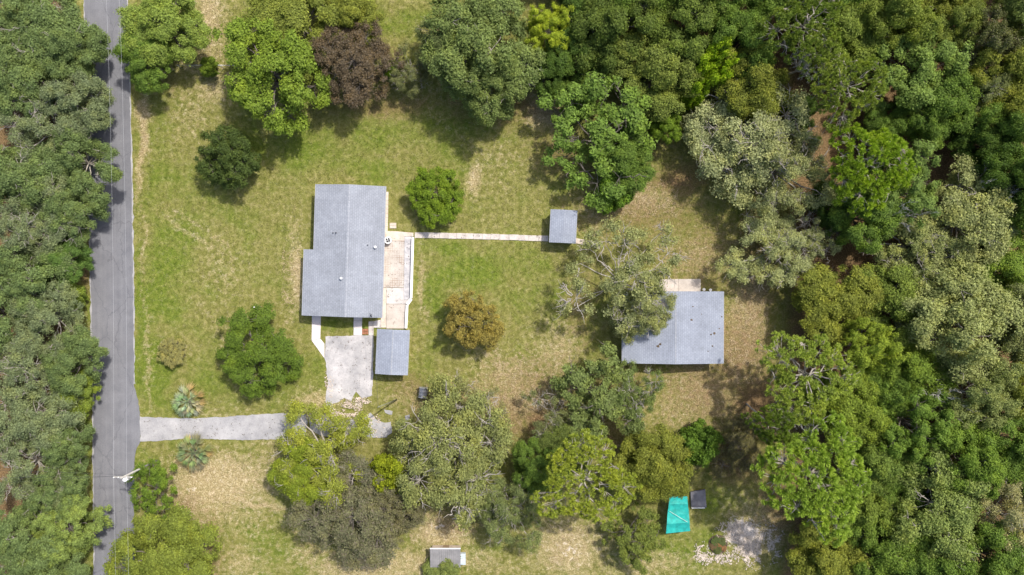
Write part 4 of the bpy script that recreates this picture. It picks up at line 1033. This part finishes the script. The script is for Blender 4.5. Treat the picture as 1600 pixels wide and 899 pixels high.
 ('sparse',975,440,88,11,(.170,.185,.105),"thin silvery oak with many bare limbs overhanging the cottage roof",YD), ('mossy',1002,488,50,9,(.165,.180,.098),"low leafy lobe tree of thin oak above the cottage roof",YD),
 ('loose',940,620,72,8,(.110,.140,.058),"ragged dark green oak below the cottage",YD), ('wispy',608,800,50,6.5,(.100,.098,.060),"brownish grey tree between the wide brown tree and the great grey oak",YD), ('mossy',752,772,46,8,(.120,.145,.066),"grey green oak lobe above the leafless brush pile",YD), ('green',880,705,40,7,(.085,.110,.034),"shaded green tree between the ragged oak and the bright yellow pine",YD),
 ('sparse',990,615,46,8,(.105,.138,.055),"denser oak right behind the ragged oak below the cottage",YD), ('sparse',870,655,46,6,(.110,.125,.068),"thin low crown at the left of the ragged oak",YD),
 ('bush',1097,700,34,6,(.070,.120,.022),"compact deep green tree above the turquoise tarp",YD), ('wispy',1150,695,48,4.5,(.100,.092,.046),"brownish shrubby tree right of the compact deep green tree",YD),
 ('green',1022,735,60,9,OLIVE,"olive green tree overhanging the turquoise tarp",YD), ('lacypine',925,755,64,13,(.170,.205,.036),"bright yellow green pine left of the tarp",YD),
 ('green',845,735,40,8,MID,"mid green tree between the great grey oak and yellow pine",YD), ('mossy',795,800,50,8,(.125,.150,.075),"grey green oak right of the low metal roofed shed",YD),
 ('loose',985,840,48,6,(.105,.130,.038),"loose olive tree at the bottom below the yellow pine",YD),
 ('mossy',705,705,98,11,(.155,.170,.080),"great grey olive oak with white twigs below the tank",YD), ('sparse',745,655,60,8,(.165,.165,.095),"brownish thin top of crown beside the great grey oak",YD),
 ('mossy',498,722,72,8,(.165,.185,.040),"yellow green oak spreading over the end of the drive",YD), ('green',470,745,44,7.5,(.130,.165,.024),"leafy yellow green tree low at the left of the drive oak",YD),
 ('bush',612,742,28,6,(.16,.19,.018),"small yellow green tree between the two broad oaks",YD),
 ('wispy',548,812,88,7.5,BRWN,"wide brownish dark tree at the bottom centre left",YD),
 ('loose',234,768,46,6,(.085,.130,.024),"thin green tree under the utility pole by the road",YD), ('green',250,872,72,8,(.120,.145,.034),"light yellow green tree at the bottom beside the road",YD),
 ('soft',268,552,22,1.8,(.19,.18,.09),"small pale dry shrub on the front lawn near the road",YD),
 ('bush',690,897,30,2.2,(.110,.135,.050),"low green shrub in front of the low metal roofed shed",YD), ('bush',327,103,14,2.6,(.12,.17,.03),"small green shrub growing through the chain link fence",YD),
 ('dead',725,812,22,2.4,GREY,"grey leafless brush pile above the low metal roofed shed",YD),
]
for t in TREES:
    kind, px, py, r_, h, tint, label, grp = t
    nm = {'pine': 'pine_tree', 'lacypine': 'pine_tree', 'dead': 'dead_tree', 'oak': 'oak_tree', 'mossy': 'oak_tree', 'sparse': 'oak_tree'}.get(kind, 'broadleaf_tree')
    ct = 'tree'
    if h < 3.2: nm, ct = 'shrub', 'shrub'
    tree(kind, px, py, r_, h, tint, label, nm, ct, grp)

# the woods go on beyond the frame: one mass of the same trees
r = np.random.default_rng(5); pts = []
for x0, x1, y0, y1, n_ in ((82, 112, -55, 60, 46), (4, 82, 49, 66, 26), (-108, -84, -55, 60, 34), (48, 82, -66, -50, 9)):
    for i in range(n_):
        for _ in range(30):
            c_ = (r.uniform(x0, x1), r.uniform(y0, y1))
            if all((c_[0] - a)**2 + (c_[1] - b)**2 > 36 for a, b in pts): pts.append(c_); break
wm = bpy.data.meshes.new("outer_woods"); wm.from_pydata([(a, b, 0) for a, b in pts], [], []); wm.update()
ow = link_mesh("outer_woods", wm); ow.color = (.19, .22, .06, 1); tag(ow, "dense mixed woodland going on beyond the edges of the picture", "woodland", kind='stuff')
ng = bpy.data.node_groups.new("outer_woods", 'GeometryNodeTree')
ng.interface.new_socket("Geometry", in_out='INPUT', socket_type='NodeSocketGeometry'); ng.interface.new_socket("Geometry", in_out='OUTPUT', socket_type='NodeSocketGeometry')
gi, go = ng.nodes.new("NodeGroupInput"), ng.nodes.new("NodeGroupOutput")
src = next(o for o in scene.objects if o.get("label", "").startswith("green tree in the bottom right corner"))
jn = ng.nodes.new("GeometryNodeJoinGeometry")
for ch in src.children:
    oi = ng.nodes.new("GeometryNodeObjectInfo"); oi.inputs["Object"].default_value = ch; oi.transform_space = 'ORIGINAL'; ng.links.new(oi.outputs["Geometry"], jn.inputs[0])
ip = ng.nodes.new("GeometryNodeInstanceOnPoints"); rv = ng.nodes.new("FunctionNodeRandomValue"); rv.data_type = 'FLOAT_VECTOR'
rv.inputs[0].default_value = (0, 0, 0); rv.inputs[1].default_value = (.1, .1, 6.28)
rs = ng.nodes.new("FunctionNodeRandomValue"); rs.data_type = 'FLOAT'; rs.inputs[2].default_value = .85; rs.inputs[3].default_value = 1.35
ng.links.new(gi.outputs[0], ip.inputs["Points"]); ng.links.new(jn.outputs[0], ip.inputs["Instance"]); ng.links.new(rv.outputs[0], ip.inputs["Rotation"]); ng.links.new(rs.outputs[1], ip.inputs["Scale"]); ng.links.new(ip.outputs[0], go.inputs[0])
ow.modifiers.new("woods", 'NODES').node_group = ng

# fan palms either side of the drive
def frond_mesh(name, spread=1.5, seg=9):
    mb = MB(); mb.tube([(0,0,0),(.5,0,.10),(1.0,0,.12)], [.035,.025,.02], 4)
    for k in range(seg):
        a = (k / (seg - 1) - .5) * spread; L = 1.05 * (1 - .25 * abs(a)) * (1 if k % 2 else .86); w = .048
        d = Vector((math.cos(a), math.sin(a), 0)); n = Vector((-d.y, d.x, 0)); o = Vector((1.0, 0, .12))
        m_ = o + d * L * .5 + Vector((0,0,.03)); e = o + d * L + Vector((0, 0, -.16))
        mb.add([o, m_ - n * w, e, m_ + n * w], [(0, 1, 2), (0, 2, 3)])
    me = bpy.data.meshes.new(name); me.from_pydata(mb.v, [], mb.f); me.update(); me.materials.append(M['frond']); return me
FM = [frond_mesh("frond_a"), frond_mesh("frond_b", 1.1, 8)]
def palm(px, py, r_px, label, live, dead_arc, seed, h=1.5):
    r = random.Random(seed); p = at(px, py, h * .8); root = empty("fan_palm", (p.x, p.y, 0)); tag(root, label, "palm", "palms beside the drive")
    s0 = r_px * S / 1.85
    MB().tube([(0,0,-.2),(0,0,h * .6)], [.22,.17], 8).build("trunk", M['bark'], root)
    n = 36
    for k in range(n):
        f = link_mesh("frond", FM[k % 2], None, root); az = k * 2.399 + r.uniform(-.2, .2); lvl = k / n
        pitch = math.radians(-62 + 74 * (lvl ** .8)) if lvl < 1 else 0
        f.location = (0, 0, h * (.95 - .55 * lvl)); sc = s0 * r.uniform(.85, 1.1) * (.75 + .3 * lvl)
        f.rotation_euler = (r.uniform(-.35, .35), pitch, az); f.scale = (sc, sc, sc)
        dead = lvl > .55 and (dead_arc[0] < (az % (2*math.pi)) < dead_arc[1]) or lvl > .93
        f.color = (.42, .33, .16, 1) if dead else (*[c * r.uniform(.85, 1.2) for c in live], 1)
palm(293, 628, 27, "blue green fan palm with tan dead fronds above the drive", (.36, .41, .25), (0.0, 1.7), 3)
palm(301, 708, 29, "darker green fan palm below the drive in dry grass", (.235, .285, .155), (3.4, 4.6), 4)

# plants in the round bed
for k, (x, y, sc, c) in enumerate([(-.45,.55,.13,(.12,.16,.05)),(.5,.45,.12,(.14,.17,.06)),(.35,-.2,.10,(.34,.18,.08)),(-.1,-.75,.13,(.13,.15,.05)),(-.7,-.25,.11,(.20,.14,.07)),(.75,-.5,.09,(.30,.17,.08)),(.05,.1,.08,(.38,.22,.10))]):
    o = link_mesh("plant", PROTO['bush'][k % 2][0], None, bed); o.location = (x, y, 0); o.scale = (sc, sc, sc * .5); o.rotation_euler = (0, 0, k); o.color = (*c, 1)

# ------------------------------------------------------------------ grass and weeds: one tufted cover over the open ground
r = np.random.default_rng(77)
n = 95000
X = r.uniform(-62, 46, n); Y = r.uniform(-43, 43, n)
px = X / S + 800; py = 449.5 - Y / S
cm = cover_masks(X, Y)
keep = (px > 212) & (px < 1230) & ~((py < 110) & (px > 850))
for x0, x1, y0, y1 in ((470,650,286,517),(505,588,520,632),(214,486,645,692),(584,642,512,588),(640,862,362,379),(858,903,326,382),(970,1133,436,570),(484,506,500,560),(562,616,644,688),(484,562,640,690),(205,222,600,720),(668,730,855,890),(1036,1106,764,836)):
    keep &= ~((px > x0) & (px < x1) & (py > y0) & (py < y1))
keep &= r.uniform(size=n) < (1 - .75 * np.clip(cm[:, 2], 0, 1)) * (1 - .5 * np.clip(cm[:, 3], 0, 1))
X, Y = X[keep], Y[keep]; n = len(X)
pos = np.stack([X, Y, np.full(n, -.03)], -1)
th = r.uniform(0, 2*np.pi, n)[:, None] + np.array([[0, 2.1, 4.2]]); L = r.uniform(.07, .20, (n, 1)); lean = r.uniform(.7, 1.3, (n, 3))
tip = pos[:, None] + np.stack([np.cos(th) * L * lean, np.sin(th) * L * lean, np.broadcast_to(L * .8, th.shape)], -1)
sd = np.stack([-np.sin(th), np.cos(th), np.zeros_like(th)], -1) * .028
v = np.stack([pos[:, None] - sd, pos[:, None] + sd, tip], 2).reshape(-1, 3)
gm_ = np_mesh("grass", v, np.arange(len(v)).reshape(-1, 3)); set_cover(gm_)
grass = link_mesh("grass", gm_, M['ground']); tag(grass, "short patchy grass and weeds over the open lawns", "grass", kind='stuff')
